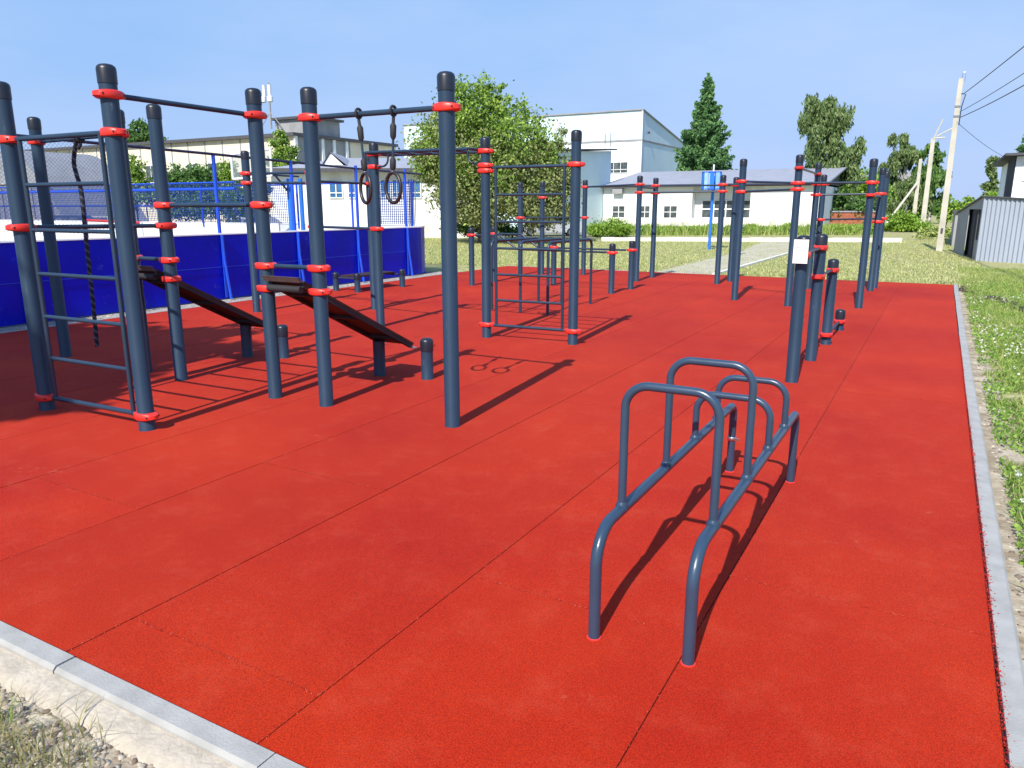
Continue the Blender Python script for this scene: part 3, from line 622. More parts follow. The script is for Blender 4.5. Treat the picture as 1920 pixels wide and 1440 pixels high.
# chain link on the near end of the fence
cl = MB(); sp = 0.055; z0c, z1c = HB+0.02, 2.42; y0c, y1c = 2.6, 7.05; hgt = z1c-z0c
yy = y0c - hgt
while yy < y1c:
    for s in (0, 1):
        a0 = max(yy, y0c); b0 = min(yy+hgt, y1c)
        if b0-a0 > 0.02:
            za, zb = (z0c+(a0-yy), z0c+(b0-yy)) if s == 0 else (z1c-(a0-yy), z1c-(b0-yy))
            cl.tube([(XR-0.04, a0, za), (XR-0.04, b0, zb)], 0.0017, 3, caps=False)
    yy += sp
cl.build('chain_link', M['mesh'], fc, smooth=False)
# fence of the far end
for i in range(12):
    x_ = XR-0.75-i*1.9; MB().tube([(x_, YE-0.05, HB-0.1), (x_, YE-0.05, 2.12)], 0.028, 8).build('fence_post', M['bluep'], fc)
for k_, rr_, zz in ((0, 0.045, 2.02), (1, 0.020, 2.20), (2, 0.020, 1.55)):
    MB().tube([(-38, YE-0.05, zz), (-17.5, YE-0.05, zz)], rr_, 8).build('end_rail', M['bluep'], fc)
MB().tube([(-17.5, YE-0.05, 2.1), (XR-0.7, YE-0.05, 2.1)], 0.014, 8).build('end_rail', M['bluep'], fc)
nb = MB()
def netting(x0_, x1_, z0_, z1_, y_, sp, r):
    xx = x0_
    while xx < x1_: nb.obox((xx, y_, (z0_+z1_)/2), (r, 0, 0), (0, r, 0), (0, 0, (z1_-z0_)/2)); xx += sp
    zz = z0_
    while zz < z1_: nb.obox(((x0_+x1_)/2, y_, zz), ((x1_-x0_)/2, 0, 0), (0, r, 0), (0, 0, r)); zz += sp
netting(-38, -15.4, HB+0.05, 2.2, YE-0.08, 0.07, 0.0055)
netting(-12.6, XR-0.75, HB+0.05, 2.12, YE-0.08, 0.06, 0.0065)
yy = YE-0.85
while yy > YE-1.15: nb.obox((XR-0.06, yy, 1.6), (.006, 0, 0), (0, .006, 0), (0, 0, .52)); yy -= 0.06
nb.build('net', M['net'], fc, smooth=False)
# goal frame in the rink
gl = thing('goal_frame', 'red and white goal frame standing inside the rink', 'goal', (-18, 9.6, 0))
for p0, p1, mm, nm in (((-21.4, 13.2, 0), (-21.4, 13.2, 1.18), 'redp', 'goal_post'), ((-18.9, 13.2, 0), (-18.9, 13.2, 1.12), 'white', 'goal_post'), ((-21.4, 13.2, 1.15), (-18.9, 13.2, 1.10), 'redp', 'crossbar')):
    MB().tube([p0, p1], 0.035, 8).build(nm, M[mm], gl)
# basketball stand
bb = thing('basketball_stand', 'blue basketball stand with a white framed glass backboard inside the rink', 'basketball stand', (-15.6, 12.4, 0))
dB = 19.6
def PB(px, py, d=dB): return at(px, d, zt(py, d), py)
for px, rr_ in ((545, 0.07), (566, 0.055)): 
    p = at(px, dB+0.6); MB().tube([(p.x, p.y, 0), (p.x, p.y, zt(335, dB+.6))], rr_, 12).build('column', M['bluel'], bb)
MB().tube([PB(500, 328), PB(516, 329, dB+.2), PB(541, 360, dB+.6)], 0.028, 8).build('arm', M['rail'], bb)
MB().tube([PB(505, 328), PB(560, 331, dB+.6)], 0.022, 8).build('arm', M['rail'], bb)
bf = MB(); c4 = [PB(433, 290), PB(507, 279), PB(509, 330), PB(437, 336)]
for i in range(4): bf.tube([c4[i], c4[(i+1)%4]], 0.030, 8)
bf.build('backboard_frame', M['white'], bb)
gp = MB(); gp.add(c4, [(0, 1, 2, 3)]); 
gm = mat('backboard_pane', (0.30, 0.36, 0.38), 0.15, 0.6); gm.node_tree.nodes['Principled BSDF'].inputs['Alpha'].default_value = 0.45
gp.build('backboard', gm, bb, smooth=False)
MB().tube([PB(476, 286, dB-.1), PB(480, 334, dB-.1)], 0.035, 8).build('brace', M['bluep'], bb)

# ------------------------------------------------------------------ buildings
def window(par, x0_, x1_, z0_, z1_, y_, cols=2, rows=2, glass='glass', split=None, axis='x', t=0.06, fr='white'):
    """axis 'x': wall facing -Y at y_, window spans x; axis 'y': wall facing +X at x = y_, window spans y"""
    f_ = MB(); g_ = MB(); w_ = 0.025 if x1_-x0_ < 3 else 0.045
    def bx(m_, a0, a1, c0, c1, d0, d1):
        if axis == 'x': m_.box((a0, y_-d1, c0), (a1, y_-d0, c1))
        else: m_.box((y_+d0, a0, c0), (y_+d1, a1, c1))
    xs = [x0_+(x1_-x0_)*i/cols for i in range(cols+1)]
    zs_ = [z0_+(z1_-z0_)*i/rows for i in range(rows+1)] if split is None else [z0_, z0_+(z1_-z0_)*split, z1_]
    for i, xx in enumerate(xs): bx(f_, xx-w_, xx+w_, z0_, z1_, 0.0, t)
    for zz in zs_: bx(f_, x0_-w_, x1_+w_, zz-w_, zz+w_, 0.003, t+0.003)
    wo_ = f_.build('window', M[fr], par, smooth=False)
    bx(g_, x0_, x1_, z0_, z1_, 0.005, 0.02); g_.build('pane', M[glass], wo_, smooth=False)
    return wo_
def wallbox(par, a, b, m, name='wall'): return MB().box(a, b).build(name, M[m], par, smooth=False)

# low white building, facade along X at y=57
lb = thing('low_white_building', 'long single-storey white building with grey sloping roof behind the lawn', 'building', (-15, 57, 0))
YF = 57.0
def xat(px, y_): s, c, k = az_dir(px); return y_*s/c
xl, xr = xat(1131, YF), xat(1540, YF)
rx0, rx1 = xat(1297, YF), xat(1406, YF)
w3 = MB(); 
w3.box((xl, YF, -.1), (rx0, YF+9, 3.12)); w3.box((rx1, YF, -.1), (xr, YF+9, 3.12)); w3.box((rx0, YF+.9, -.1), (rx1, YF+9, 3.12))
w3.build('wall', M['wallw'], lb, smooth=False)
pl_ = MB(); pl_.box((xl-.01, YF-.05, -.1), (xr+.02, YF-.002, .75)); pl_.build('plinth', M['plinth'], lb, smooth=False)
def window2(px0, px1, py0, py1, **k):
    d = YF*az_dir((px0+px1)/2)[2]/az_dir((px0+px1)/2)[1]
    return xat(px0, YF), xat(px1, YF), zt(py1, d), zt(py0, d)
for px0, px1 in ((1149, 1172), (1200, 1219), (1245, 1270)):
    a0, a1, c0, c1 = window2(px0, px1, 386, 409); window(lb, a0, a1, c0, c1, YF, 2, 2)
a0, a1, c0, c1 = window2(1310, 1404, 375, 409); window(lb, a0, rx1-.12, c0, c1, YF+.9, 4, 2)
rf = MB(); xr2 = xr+.35
rf.add([(xl-.2, YF-.45, 3.14), (xr2, YF-.45, 3.14), (xr2+.1, YF+8.5, 4.55), (xl-.2, YF+8.5, 4.55), (xl-.2, YF+16, 3.4), (xr2+.1, YF+16, 3.4),
        (xl-.2, YF-.45, 3.02), (xr2, YF-.45, 3.02), (xr2+.1, YF+8.5, 4.43), (xl-.2, YF+8.5, 4.43)], [(0,1,2,3), (3,2,5,4), (6,7,1,0), (7,8,2,1), (9,6,0,3), (8,7,6,9)])
rf.build('roof', M['roof'], lb, smooth=False)
MB().box((xl-.2, YF-.49, 2.98), (xr2, YF-.455, 3.20)).build('fascia', M['eave'], lb, smooth=False)
gb = MB(); gb.add([(xr, YF+.01, 3.0), (xr, YF+9, 3.0), (xr, YF+8.5, 4.42)], [(0, 1, 2)]); gb.build('gable', M['eave'], lb, smooth=False)
MB().box((xl+.9, YF-.42, 2.55), (xl+1.7, YF-.02, 2.95)).build('lamp_box', M['greyw'], lb, smooth=False)
# annex with side wall in shade, left of it
an = thing('annex_building', 'tall pale blue-grey annex between the big tree and the low white building', 'building', (-26, 52, 0))
xa_ = xat(1131, YF)-.05
ab = MB(); ab.add([(xa_-8, 47, -.1), (xa_, 47, -.1), (xa_, 58.5, -.1), (xa_-8, 58.5, -.1), (xa_-8, 47, 5.15), (xa_, 47, 5.15), (xa_, 58.5, 5.9), (xa_-8, 58.5, 5.9)],
                  [(0,1,5,4), (1,2,6,5), (2,3,7,6), (3,0,4,7), (4,5,6,7)]); ab.build('wall', M['hall'], an, smooth=False)
rr_ = MB(); rr_.add([(xa_-8.3, 46.3, 5.16), (xa_+.35, 46.3, 5.16), (xa_+.35, 58.9, 5.98), (xa_-8.3, 58.9, 5.98), (xa_-8.3, 46.3, 5.27), (xa_+.35, 46.3, 5.27), (xa_+.35, 58.9, 6.09), (xa_-8.3, 58.9, 6.09)],
                   [(3,2,1,0), (4,5,6,7), (0,1,5,4), (1,2,6,5), (2,3,7,6), (3,0,4,7)]); rr_.build('roof', M['eave'], an, smooth=False)
# the big hall
hl = thing('sports_hall', 'big pale blue-white hall with sloping roof edge rising behind the trees', 'building', (-40, 72, 0))
xc = -26.0; xw = xat(762, 71.7); zt1 = zt(206, 75)
hb = MB(); Y2 = 71.7; Y3 = 96; zb_ = 6.6
hb.add([(xw, Y2, -.1), (xc, Y2, -.1), (xc, Y3, -.1), (xw, Y3, -.1), (xw, Y2, zt1), (xc, Y2, zt1), (xc, Y3, zb_), (xw, Y3, zb_)], [(0,1,5,4), (1,2,6,5), (2,3,7,6), (3,0,4,7)])
hb.build('wall', M['hall'], hl, smooth=False)
MB().box((xw, Y2-.06, -.1), (xc+.04, Y2-.002, zt(262, 75))).build('lower_wall', M['wallw'], hl, smooth=False)
hr = MB(); e = .15
hr.add([(xw-e, Y2-e, zt1+.02), (xc+e, Y2-e, zt1+.02), (xc+e, Y3, zb_+.02), (xw-e, Y3, zb_+.02), (xw-e, Y2-e, zt1+.12), (xc+e, Y2-e, zt1+.12), (xc+e, Y3, zb_+.12), (xw-e, Y3, zb_+.12)], [(3,2,1,0), (4,5,6,7), (0,1,5,4), (1,2,6,5), (2,3,7,6), (3,0,4,7)])
hr.build('roof', M['greyw'], hl, smooth=False)
MB().box((xc-.02, Y2-.09, -.1), (xc+.07, Y2+.05, zt1)).build('corner_trim', M['wallw'], hl, smooth=False)
zz = zt(264, 75); MB().box((xw, Y2-.10, zz), (xc+.05, Y2-.065, zz+.18)).build('trim_band', M['greyw'], hl, smooth=False)
tb = MB(); tb.box((xc+.003, Y2, zz), (xc+.05, Y3, zz+.16)); tb.build('trim_band', M['greyw'], hl, smooth=False)
d76 = 77.0
window(hl, xat(1136, Y2), xat(1175, Y2), zt(325, d76), zt(305, d76), Y2-.06, 3, 2, split=0.32)
vent = MB(); vent.tube([(xc+.08, 73.2, zt1-1.9), (xc+.25, 73.2, zt1-1.9)], .12, 10); vent.build('vent', M['eave'], hl)
for px in (1131, 1141): 
    p_ = xat(px, 71.5); MB().tube([(p_, 71.45, zt(275, 77)), (p_, 71.45, zt(247, 77))], 0.03, 6).build('pipe', M['greyw'], hl)

# long white building with blue windows beyond the rink, its front turned towards the pad
dW = 40.0; OW = at(512, dW)
wb = thing('white_building', 'white building with blue windows and grey roof beyond the rink', 'building', tuple(OW)); wb.rotation_euler = (0, 0, YAW)
def LW(px, yl=0.0): return OW.x + (px-512)*(dW+yl)/1446
def yat(px, x_): s, c, k = az_dir(px); return x_*c/s
def dep(x_, y_): return -math.sin(YAW)*x_ + math.cos(YAW)*y_
yw = OW.y; ez = zt(318, dW)
MB().box((LW(512), yw, -.1), (LW(905), yw+7, ez)).build('wall', M['wallw'], wb, smooth=False)
MB().box((LW(512), yw-.05, -.1), (LW(905), yw-.002, .62)).build('plinth', M['plinth'], wb, smooth=False)
for px0, px1, t0, t1 in ((620, 644, 340, 371), (655, 668, 341, 371), (715, 733, 337, 370), (737, 755, 337, 370), (769, 790, 339, 371), (835, 856, 339, 371)):
    window(wb, LW(px0), LW(px1), zt(t1, dW), zt(t0, dW), yw, 2, 2, 'blueg', 0.30)
r2 = MB(); xa0, xa1 = LW(505), LW(912); zr = zt(296, dW+3.5)
r2.add([(xa0, yw-.5, ez+.02), (xa1, yw-.5, ez+.02), (xa1, yw+3.6, zr), (xa0+3.2, yw+3.6, zr), (xa0, yw+7.5, ez), (xa1, yw+7.5, ez), (xa0, yw-.5, ez-.12), (xa1, yw-.5, ez-.12), (xa0, yw, ez-.12), (xa1, yw, ez-.12)],
       [(0,1,2,3), (3,2,5,4), (6,7,1,0), (8,9,7,6), (0,3,4)]); r2.build('roof', M['roof'], wb, smooth=False)
MB().box((xa0, yw-.54, ez-.16), (xa1, yw-.505, ez+.05)).build('fascia', M['eave'], wb, smooth=False)
g0, g1, gm_, gt = LW(603, 1), LW(640, 1), LW(617, 1), zt(288, dW+1)
dm = MB(); dm.add([(g0, yw+.6, ez+.25), (g1, yw+.6, ez+.25), (gm_, yw+.6, gt)], [(0, 1, 2)]); dm.build('dormer', M['wallw'], wb, smooth=False)
dm = MB(); dm.add([(g0-.1, yw+.5, ez+.2), (gm_, yw+.5, gt+.05), (g1+.25, yw+.5, ez+.2), (g0-.1, yw+3.4, ez+.4), (gm_, yw+3.4, gt+.05), (g1+.25, yw+3.4, ez+.4)], [(0, 1, 4, 3), (1, 2, 5, 4)]); dm.build('dormer_roof', M['roof'], wb, smooth=False)
# cream building
cb = thing('cream_building', 'long cream panel building with flat dark roof edge behind the bushes', 'building', (-65, 49.5, 0))
YC = 49.5; xcl, xcr = -92, xat(560, YC)
wallbox(cb, (xcl, YC, -.1), (xcr, YC+14, 7.45), 'cream')
MB().box((xcl-.3, YC-.4, 7.45), (xcr+.3, YC+14, 7.72)).build('roof', M['eave'], cb, smooth=False)
jt = MB(); x_ = xcl+1
while x_ < xcr-1: jt.box((x_, YC-.03, 0), (x_+.14, YC-.002, 7.45)); x_ += 2.35
jt.build('panel_joint', M['greyw'], cb, smooth=False)
for px in (258, 291, 369, 408): 
    c_ = xat(px, YC); window(cb, c_-.8, c_+.8, 3.9, 5.5, YC, 2, 1)
MB().box((xcr-4.2, YC+2, 7.73), (xcr-.2, YC+6, 9.1)).build('stair_tower', M['greyw'], cb, smooth=False)
MB().box((xcr-4.5, YC+1.7, 9.1), (xcr+.1, YC+6.3, 9.3)).build('tower_roof', M['eave'], cb, smooth=False)
MB().box((xcr+.002, YC, -.1), (xcr+.06, yat(661, xcr), 7.44)).build('end_wall', M['greyw'], cb, smooth=False)
for px in (562, 611, 632, 655): 
    y_ = yat(px, xcr+.1); MB().box((xcr+.062, y_-.16, 0), (xcr+.20, y_+.16, 7.45)).build('pilaster', M['wallw'], cb, smooth=False)
# antenna mast
pm = at(519, 70); zb0 = 8.3
am = thing('antenna_mast', 'slim antenna mast with white panels on the cream building roof', 'antenna', (pm.x, pm.y, 9.8))
MB().tube([(pm.x, pm.y, 8.3), (pm.x, pm.y, zt(155, 70))], 0.09, 8).build('mast', M['greyw'], am)
for s in (-1, 1): 
    MB().tube([(pm.x+s*1.1, pm.y, 8.6), (pm.x, pm.y, zt(210, 70))], 0.035, 6).build('stay', M['greyw'], am)
    MB().box((pm.x+s*.32-.13, pm.y-.3, zt(181, 70)), (pm.x+s*.32+.13, pm.y-.1, zt(160, 70))).build('panel', M['white'], am, smooth=False)
for s in (-1, 1): MB().lathe((pm.x+s*.42, pm.y-.3, zt(187, 70)), [(.05, -.28), (.26, -.2), (.26, .2), (.05, .28)], 12).build('dish', M['white'], am)
# hangar
hg = thing('arched_hangar', 'grey arched metal hangar seen through the chain-link at far left', 'hangar', tuple(at(75, 62)))
c0 = at(22, 62); rad = 6.0; ga = MB(); na = 20; ylen = 7
def arc(i): u = math.cos(PI*i/na); return c0.x+rad*1.22*u, .1+rad*.98*(1-abs(u)**1.75)
vs_ = []
for i in range(na+1):
    ax_, az_ = arc(i); vs_ += [(ax_, c0.y, az_), (ax_, c0.y+ylen, az_)]
ga.add(vs_, [(2*i, 2*i+1, 2*i+3, 2*i+2) for i in range(na)]); ga.build('vault', M['hangar'], hg)
ge = MB(); ge.add([(arc(i)[0], c0.y+.01, arc(i)[1]) for i in range(na+1)]+[(c0.x-rad*1.22, c0.y+.01, -.1), (c0.x+rad*1.22, c0.y+.01, -.1)], [tuple(range(na+3))]); ge.build('end_wall', M['hangar'], hg, smooth=False)
rb = MB()
for i in range(14): 
    x_ = c0.x-rad+0.5+i*.85; hh_ = 0.05+0.9*rad*max(0, 1-abs((x_-c0.x+.2)/rad/1.22)**1.75); rb.box((x_, c0.y-.10, 0), (x_+.22, c0.y, min(hh_, 3.0)))
rb.box((c0.x-rad, c0.y-.14, 3.3), (c0.x+rad*.86, c0.y, 3.42)); rb.build('rib', M['greyw'], hg, smooth=False)
rd = MB(); rd.box((c0.x+1.2, c0.y-.25, .4), (c0.x+1.7, c0.y-.12, 2.9)); rd.build('red_strip', M['redp'], hg, smooth=False)

# corrugated shed on the right
shd = thing('corrugated_shed', 'low corrugated zinc shed with a dark open side, at the right edge', 'shed', (1.0, 26.5, 0))
A_, B_, C_, D_ = Vector((0.97, 26.5)), Vector((4.3, 25.0)), Vector((4.6, 31)), Vector((0.45, 31.5))
zA, zB, zC, zD = 1.80, 1.52, 1.35, 1.30
cw = MB(); nn = 150; dv = (B_-A_); nv = Vector((dv.y, -dv.x)).normalized(); vs_ = []
for i in range(nn+1):
    t = i/nn; o = 0.022*math.sin(t*2*PI*30); p_ = A_+dv*t+nv*o; zt_ = zA+(zB-zA)*t; vs_ += [(p_.x, p_.y, -.08), (p_.x, p_.y, zt_)]
cw.add(vs_, [(2*i, 2*i+2, 2*i+3, 2*i+1) for i in range(nn)]); cw.build('front_sheet', M['shed'], shd)
sw = MB(); dd = D_-A_
def side(t0, t1, z0_, z1_): 
    a = A_+dd*t0; b = A_+dd*t1; sw.add([(a.x, a.y, z0_), (b.x, b.y, z0_), (b.x, b.y, z1_ if z1_ < 9 else zA+(zD-zA)*t1), (a.x, a.y, z1_ if z1_ < 9 else zA+(zD-zA)*t0)], [(0, 1, 2, 3)])
side(0, 0.02, -.1, 9); side(.02, .50, 1.45, 9); side(.50, 1, -.1, 9); side(.02, .10, -.1, .55); sw.build('side_wall', M['greyw'], shd, smooth=False)
di = MB(); off = Vector((.10, .03)); a = A_+dd*.0+off; b = A_+dd*.62+off; di.add([(a.x, a.y, -.08), (b.x, b.y, -.08), (b.x, b.y, 1.5), (a.x, a.y, 1.72)], [(0,1,2,3)]); di.build('interior_shade', M['dark'], shd, smooth=False)  # near-black sheet behind the opening stands in for the shade inside
dr = MB()
for t in (.10, .19): 
    a = A_+dd*t; dr.obox((a.x, a.y, .70), (0.02, 0, 0), (0, 0.03, 0), (0, 0, .72))
dr.build('door_bar', M['eave'], shd, smooth=False)
rs = MB(); lo_ = [(A_, zA), (B_, zB), (C_, zC), (D_, zD)]; cen = (A_+B_+C_+D_)/4
rs.add([((p-cen)*1.03+cen).to_tuple()+(z_+.012,) for p, z_ in lo_] + [((p-cen)*1.03+cen).to_tuple()+(z_+.045,) for p, z_ in lo_], [(3,2,1,0), (4,5,6,7), (0,1,5,4), (1,2,6,5), (2,3,7,6), (3,0,4,7)]); rs.build('roof', M['eave'], shd, smooth=False)
g2 = thing('garage', 'small dark grey garage directly behind the corrugated shed', 'garage', (0.6, 38, 0))
wallbox(g2, (0.42, 36, -.1), (4.5, 44, 1.28), 'greyw'); MB().box((.34, 35.9, 1.285), (4.6, 44.1, 1.36)).build('roof', M['eave'], g2, smooth=False)
# house at the right edge
hs = thing('right_house', 'white upper storey with beige blind and dark side wall at the right edge', 'house', (5, 44, 0))
xh = xat(1893, 40); wallbox(hs, (xh, 40, -.1), (xh+8, 50, zt(302, 37)), 'wallw')
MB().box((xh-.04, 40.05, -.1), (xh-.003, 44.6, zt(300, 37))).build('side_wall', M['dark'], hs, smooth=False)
MB().box((xh-.45, 39.5, zt(301, 37)), (xh+8.3, 50.3, zt(297, 37))).build('roof', M['eave'], hs, smooth=False)
window(hs, xh+.32, xh+1.6, zt(343, 37), zt(314, 37), 40, 1, 1, 'beige')
MB().box((xh-.1, 39.0, zt(384, 37)), (xh+8, 39.95, zt(377, 37))).build('canopy', M['roof'], hs, smooth=False)
# low red brick wall and roof behind the birch
bw = thing('brick_wall', 'low red brick wall below the birch tree', 'wall', tuple(at(1590, 58)))
a = at(1552, 58); b = at(1640, 58); bm_ = MB(); bm_.obox(((a.x+b.x)/2, (a.y+b.y)/2, .55), (b-a)/2, Vector((-(b-a).y, (b-a).x, 0)).normalized()*.12, (0, 0, .62)); bm_.build('wall', M['brick'], bw, smooth=False)
bm_ = MB(); bm_.obox(((a.x+b.x)/2, (a.y+b.y)/2, 1.21), (b-a)/2*1.01, Vector((-(b-a).y, (b-a).x, 0)).normalized()*.2, (0, 0, .05)); bm_.build('coping', M['roof'], bw, smooth=False)
br_ = thing('grey_roofed_barn', 'barn with grey roof showing behind the birch tree', 'barn', tuple(at(1620, 90)))
a = at(1575, 90); MB().box((a.x, a.y, -.1), (a.x+7, a.y+6, 4.6)).build('wall', M['greyw'], br_, smooth=False); MB().box((a.x-.4, a.y-.5, 4.6), (a.x+7.4, a.y+6.4, 5.4)).build('roof', M['roof'], br_, smooth=False)

# ------------------------------------------------------------------ poles and wires
def pole(p, h, label, r0=0.105, r1=0.07, name='utility_pole'):
    t = thing(name, label, 'utility pole', (p[0], p[1], 0), 'concrete utility poles')
    m = MB(); 
    for k in range(1): m.add([(p[0]+s*a, p[1]+q_*a, z) for z, a in ((-.1, r0), (h, r1)) for s, q_ in ((-1,-1),(1,-1),(1,1),(-1,1))], [(3,2,1,0), (4,5,6,7), (0,1,5,4), (1,2,6,5), (2,3,7,6), (3,0,4,7)])
    m.build('shaft', M['pole'], t, smooth=False); return t
p1 = pole((0.0, 31.8), 5.85, 'tallest concrete utility pole, near the corrugated shed, carrying wires')
MB().tube(fillet([(0.03, 31.76, 5.75), (0.03, 31.76, 6.05), (0.12, 31.76, 6.05), (0.12, 31.76, 5.75)], 0.04), 0.012, 6).build('hook', M['steel'], p1)
for zz in (4.95, 4.62): MB().box((-.10, 31.69, zz-.03), (.10, 31.91, zz+.03)).build('band', M['steel'], p1, smooth=False)
MB().tube([(.07, 31.7, 5.35), (.20, 31.6, 5.30), (.12, 31.7, 4.9), (.11, 31.7, 4.3)], 0.016, 6).build('cable', M['wire'], p1)
MB().box((-.03, 31.65, .62), (.04, 31.70, .78)).build('plate', M['eave'], p1, smooth=False)
p2 = pole((-1.2, 60.8), 6.1, 'middle concrete utility pole farther down the lane', 0.17, 0.12)
for a_, b_ in (((-1.2, 60.7, 6.0), (-.75, 60.7, 7.3)), ((-1.0, 60.7, 6.2), (-.1, 60.7, 6.7)), ((-1.2, 60.7, 6.1), (-.5, 60.7, 6.1))): MB().tube([a_, b_], 0.05, 6).build('arm', M['pole'], p2)
p3 = pole((-2.1, 70.8), 5.3, 'farthest concrete utility pole, propped by a slanting brace', 0.16, 0.11)
q0 = at(1661, 60, zt(408, 60)); q1 = at(1714, 62.5, zt(343, 62.5)); MB().tube([(q0.x, q0.y, 0.0), q1], 0.09, 8).build('brace', M['pole'], p3)
p4 = pole((5.5, -10), 6.3, 'concrete utility pole behind the photographer, carrying the same wires')
def wire(a, b, sag, r, label):
    a = Vector(a); b = Vector(b); o = MB().tube([a.lerp(b, t/28) - Vector((0, 0, sag*4*(t/28)*(1-t/28))) for t in range(29)], r, 6).build('overhead_wire', M['wire']); return tag(o, label, 'wire', 'wires from the tallest utility pole')
wire((.12, 31.7, 5.32), (5.5, -10, 6.1), .30, .014, 'highest overhead wire running from the tallest pole to the upper right')
wire((.10, 31.7, 4.75), (5.3, -10, 5.5), .50, .010, 'upper of the two close overhead wires, right of the tallest pole')
wire((.10, 31.7, 4.55), (5.5, -10, 5.4), .62, .013, 'lower of the two close overhead wires, right of the tallest pole')
q2 = at(1855, 45, zt(303, 45)); wire((.05, 31.7, 4.4), q2 + Vector((2.0, 0, -.3)), .35, .008, 'thin slack wire dropping from the tallest pole towards the house')
# blue pole with a striped drum
bp_ = at(1334, 28.6)
bt = thing('blue_drum_pole', 'bright blue pole topped by a striped blue drum on the lawn', 'blue pole', (bp_.x, bp_.y, 0))
MB().tube([(bp_.x, bp_.y, -.05), (bp_.x+.02, bp_.y, zt(330, 28.6))], 0.055, 12).build('pole', M['bluel'], bt)
dc = at(1331, 28.5); zd0, zd1 = zt(356, 28.5), zt(322, 28.5)
for i in range(10):
    a = i*2*PI/10; MB().obox((dc.x+.34*math.cos(a), dc.y+.34*math.sin(a), (zd0+zd1)/2), (-math.sin(a)*.075, math.cos(a)*.075, 0), (math.cos(a)*.012, math.sin(a)*.012, 0), (0, 0, (zd1-zd0)/2)).build('slat', M['drum'] if i % 2 else M['bluel'], bt, smooth=False)
for zz in (zd0+.03, zd1-.02): MB().tube([(dc.x+.345*math.cos(q*PI/12), dc.y+.345*math.sin(q*PI/12), zz) for q in range(25)], 0.02, 6).build('hoop', M['bluep'], bt)
MB().tube([(bp_.x, bp_.y, zd1), (bp_.x, bp_.y, zt(308, 28.5))], 0.03, 8).build('tip', M['white'], bt)
wp = at(1372, 24)
ws = thing('white_sign', 'small white sign board on a thin post behind the far workout frame', 'sign', (wp.x, wp.y, 0))
a = at(1383, 24, (zt(351, 24)+zt(370, 24))/2); MB().obox(a, (.09, .05, 0), (-.005, .01, 0), (0, 0, .16)).build('board', M['white'], ws, smooth=False)
MB().tube([(a.x, a.y, -.05), (a.x, a.y, a.z+.1)], 0.02, 8).build('pole', M['white'], ws)

# ------------------------------------------------------------------ cars
def car(c, dirv, Lc, Hc, body, label):
    t = thing('parked_car', label, 'car', tuple(c), 'parked cars'); d = Vector(dirv).normalized(); n = Vector((-d.y, d.x, 0)); Wc = Hc*1.15
    prof = [(-.5, .18), (-.5, .50), (-.46, .58), (-.30, .62), (-.20, .96), (-.12, 1.0), (.30, 1.0), (.44, .70), (.5, .55), (.5, .18)]
    def P3(u, z, w_): return c + d*(u*Lc) + n*(w_*Wc/2) + Vector((0, 0, z*Hc))
    k = len(prof); m = MB(); tp = lambda z: 0.84 if z > .9 else (1.0 if z < .65 else .94)
    vs_ = [P3(u, z, -tp(z)) for u, z in prof] + [P3(u, z, tp(z)) for u, z in prof]
    m.add(vs_, [tuple(reversed(range(k))), tuple(range(k, 2*k))] + [(i, (i+1)%k, k+(i+1)%k, k+i) for i in range(k)]); m.build('body', M[body], t, ang=30)
    for s in (-1, 1):
        for (u0, u1, u2, u3) in ((-.26, -.04, -.04, -.17), (-.02, .16, .16, -.02), (.18, .40, .31, .18)):
            g_ = MB(); e = 1.006; g_.add([P3(u0, .64, s*tp(.64)*1.01), P3(u1, .64, s*tp(.64)*1.01), P3(u2, .93, s*.875), P3(u3, .93, s*.875)], [(0, 1, 2, 3)]); g_.build('window', M['glass'], t, smooth=False)
        for u in (-.32, .31):
            cc = P3(u, .19, s*.96); wh = MB(); wh.tube([cc - n*.08, cc + n*.08], .19*Hc, 18); w_ = wh.build('wheel', M['tyre'], t)
            rm = MB(); rm.tube([cc - n*.09, cc + n*.09], .11*Hc, 12); rm.build('rim', M['steel'], w_)
        hl_ = MB(); q = P3(-.497, .46, s*.72); hl_.obox(q, n*.10, d*.03, (0, 0, .05)); hl_.build('headlight', M['white'], t, smooth=False)
    return t
c1 = at(1032, 42.5); rt = Vector((math.cos(YAW), math.sin(YAW), 0))
car(c1 + Vector((0, 0, -.04)), rt + Vector((.1, .1, 0)), 3.5, 1.22, 'car', 'silver van parked beside the big tree')
car(at(118, 38), Vector((1, .5, 0)), 3.3, 1.12, 'carb', 'dark blue car parked before the hangar, nearer the left edge')
car(at(190, 40), Vector((1, .5, 0)), 3.3, 1.08, 'car', 'silver car parked before the hangar, behind the climbing rope')
car(at(468, 36), Vector((1, .3, 0)), 3.2, 1.05, 'car', 'silver car half hidden behind the net of the rink, below the backboard')

# ------------------------------------------------------------------ trees and bushes
def blobs(spec, n, seed, hollow=0.55, jit=0.12):
    """points scattered through several ellipsoid lobes (cx, cy, cz, rx, ry, rz), thick near their skins, with gaps"""
    g = np.random.default_rng(seed); vol = np.array([s[3]*s[4]*s[5] for s in spec])**0.67; vol /= vol.sum(); out = []
    for s, v_ in zip(spec, vol):
        nn = int(n*v_); ncl = max(6, nn//55); d = g.normal(size=(ncl, 3)); d /= np.linalg.norm(d, axis=1)[:, None]
        r = g.uniform(hollow**2, 1, ncl)**0.5; r *= g.uniform(0.86, 1.12, ncl); cc = d*r[:, None]*np.array(s[3:6]) + np.array(s[:3])
        kk = g.integers(0, ncl, nn); sz = np.array(s[3:6]).mean()*jit*g.uniform(.5, 1.5, ncl)
        out.append(cc[kk] + g.normal(size=(nn, 3))*sz[kk][:, None]*np.array([1, 1, .75]))
    P_ = np.concatenate(out); return P_[P_[:, 2] > 0.02]
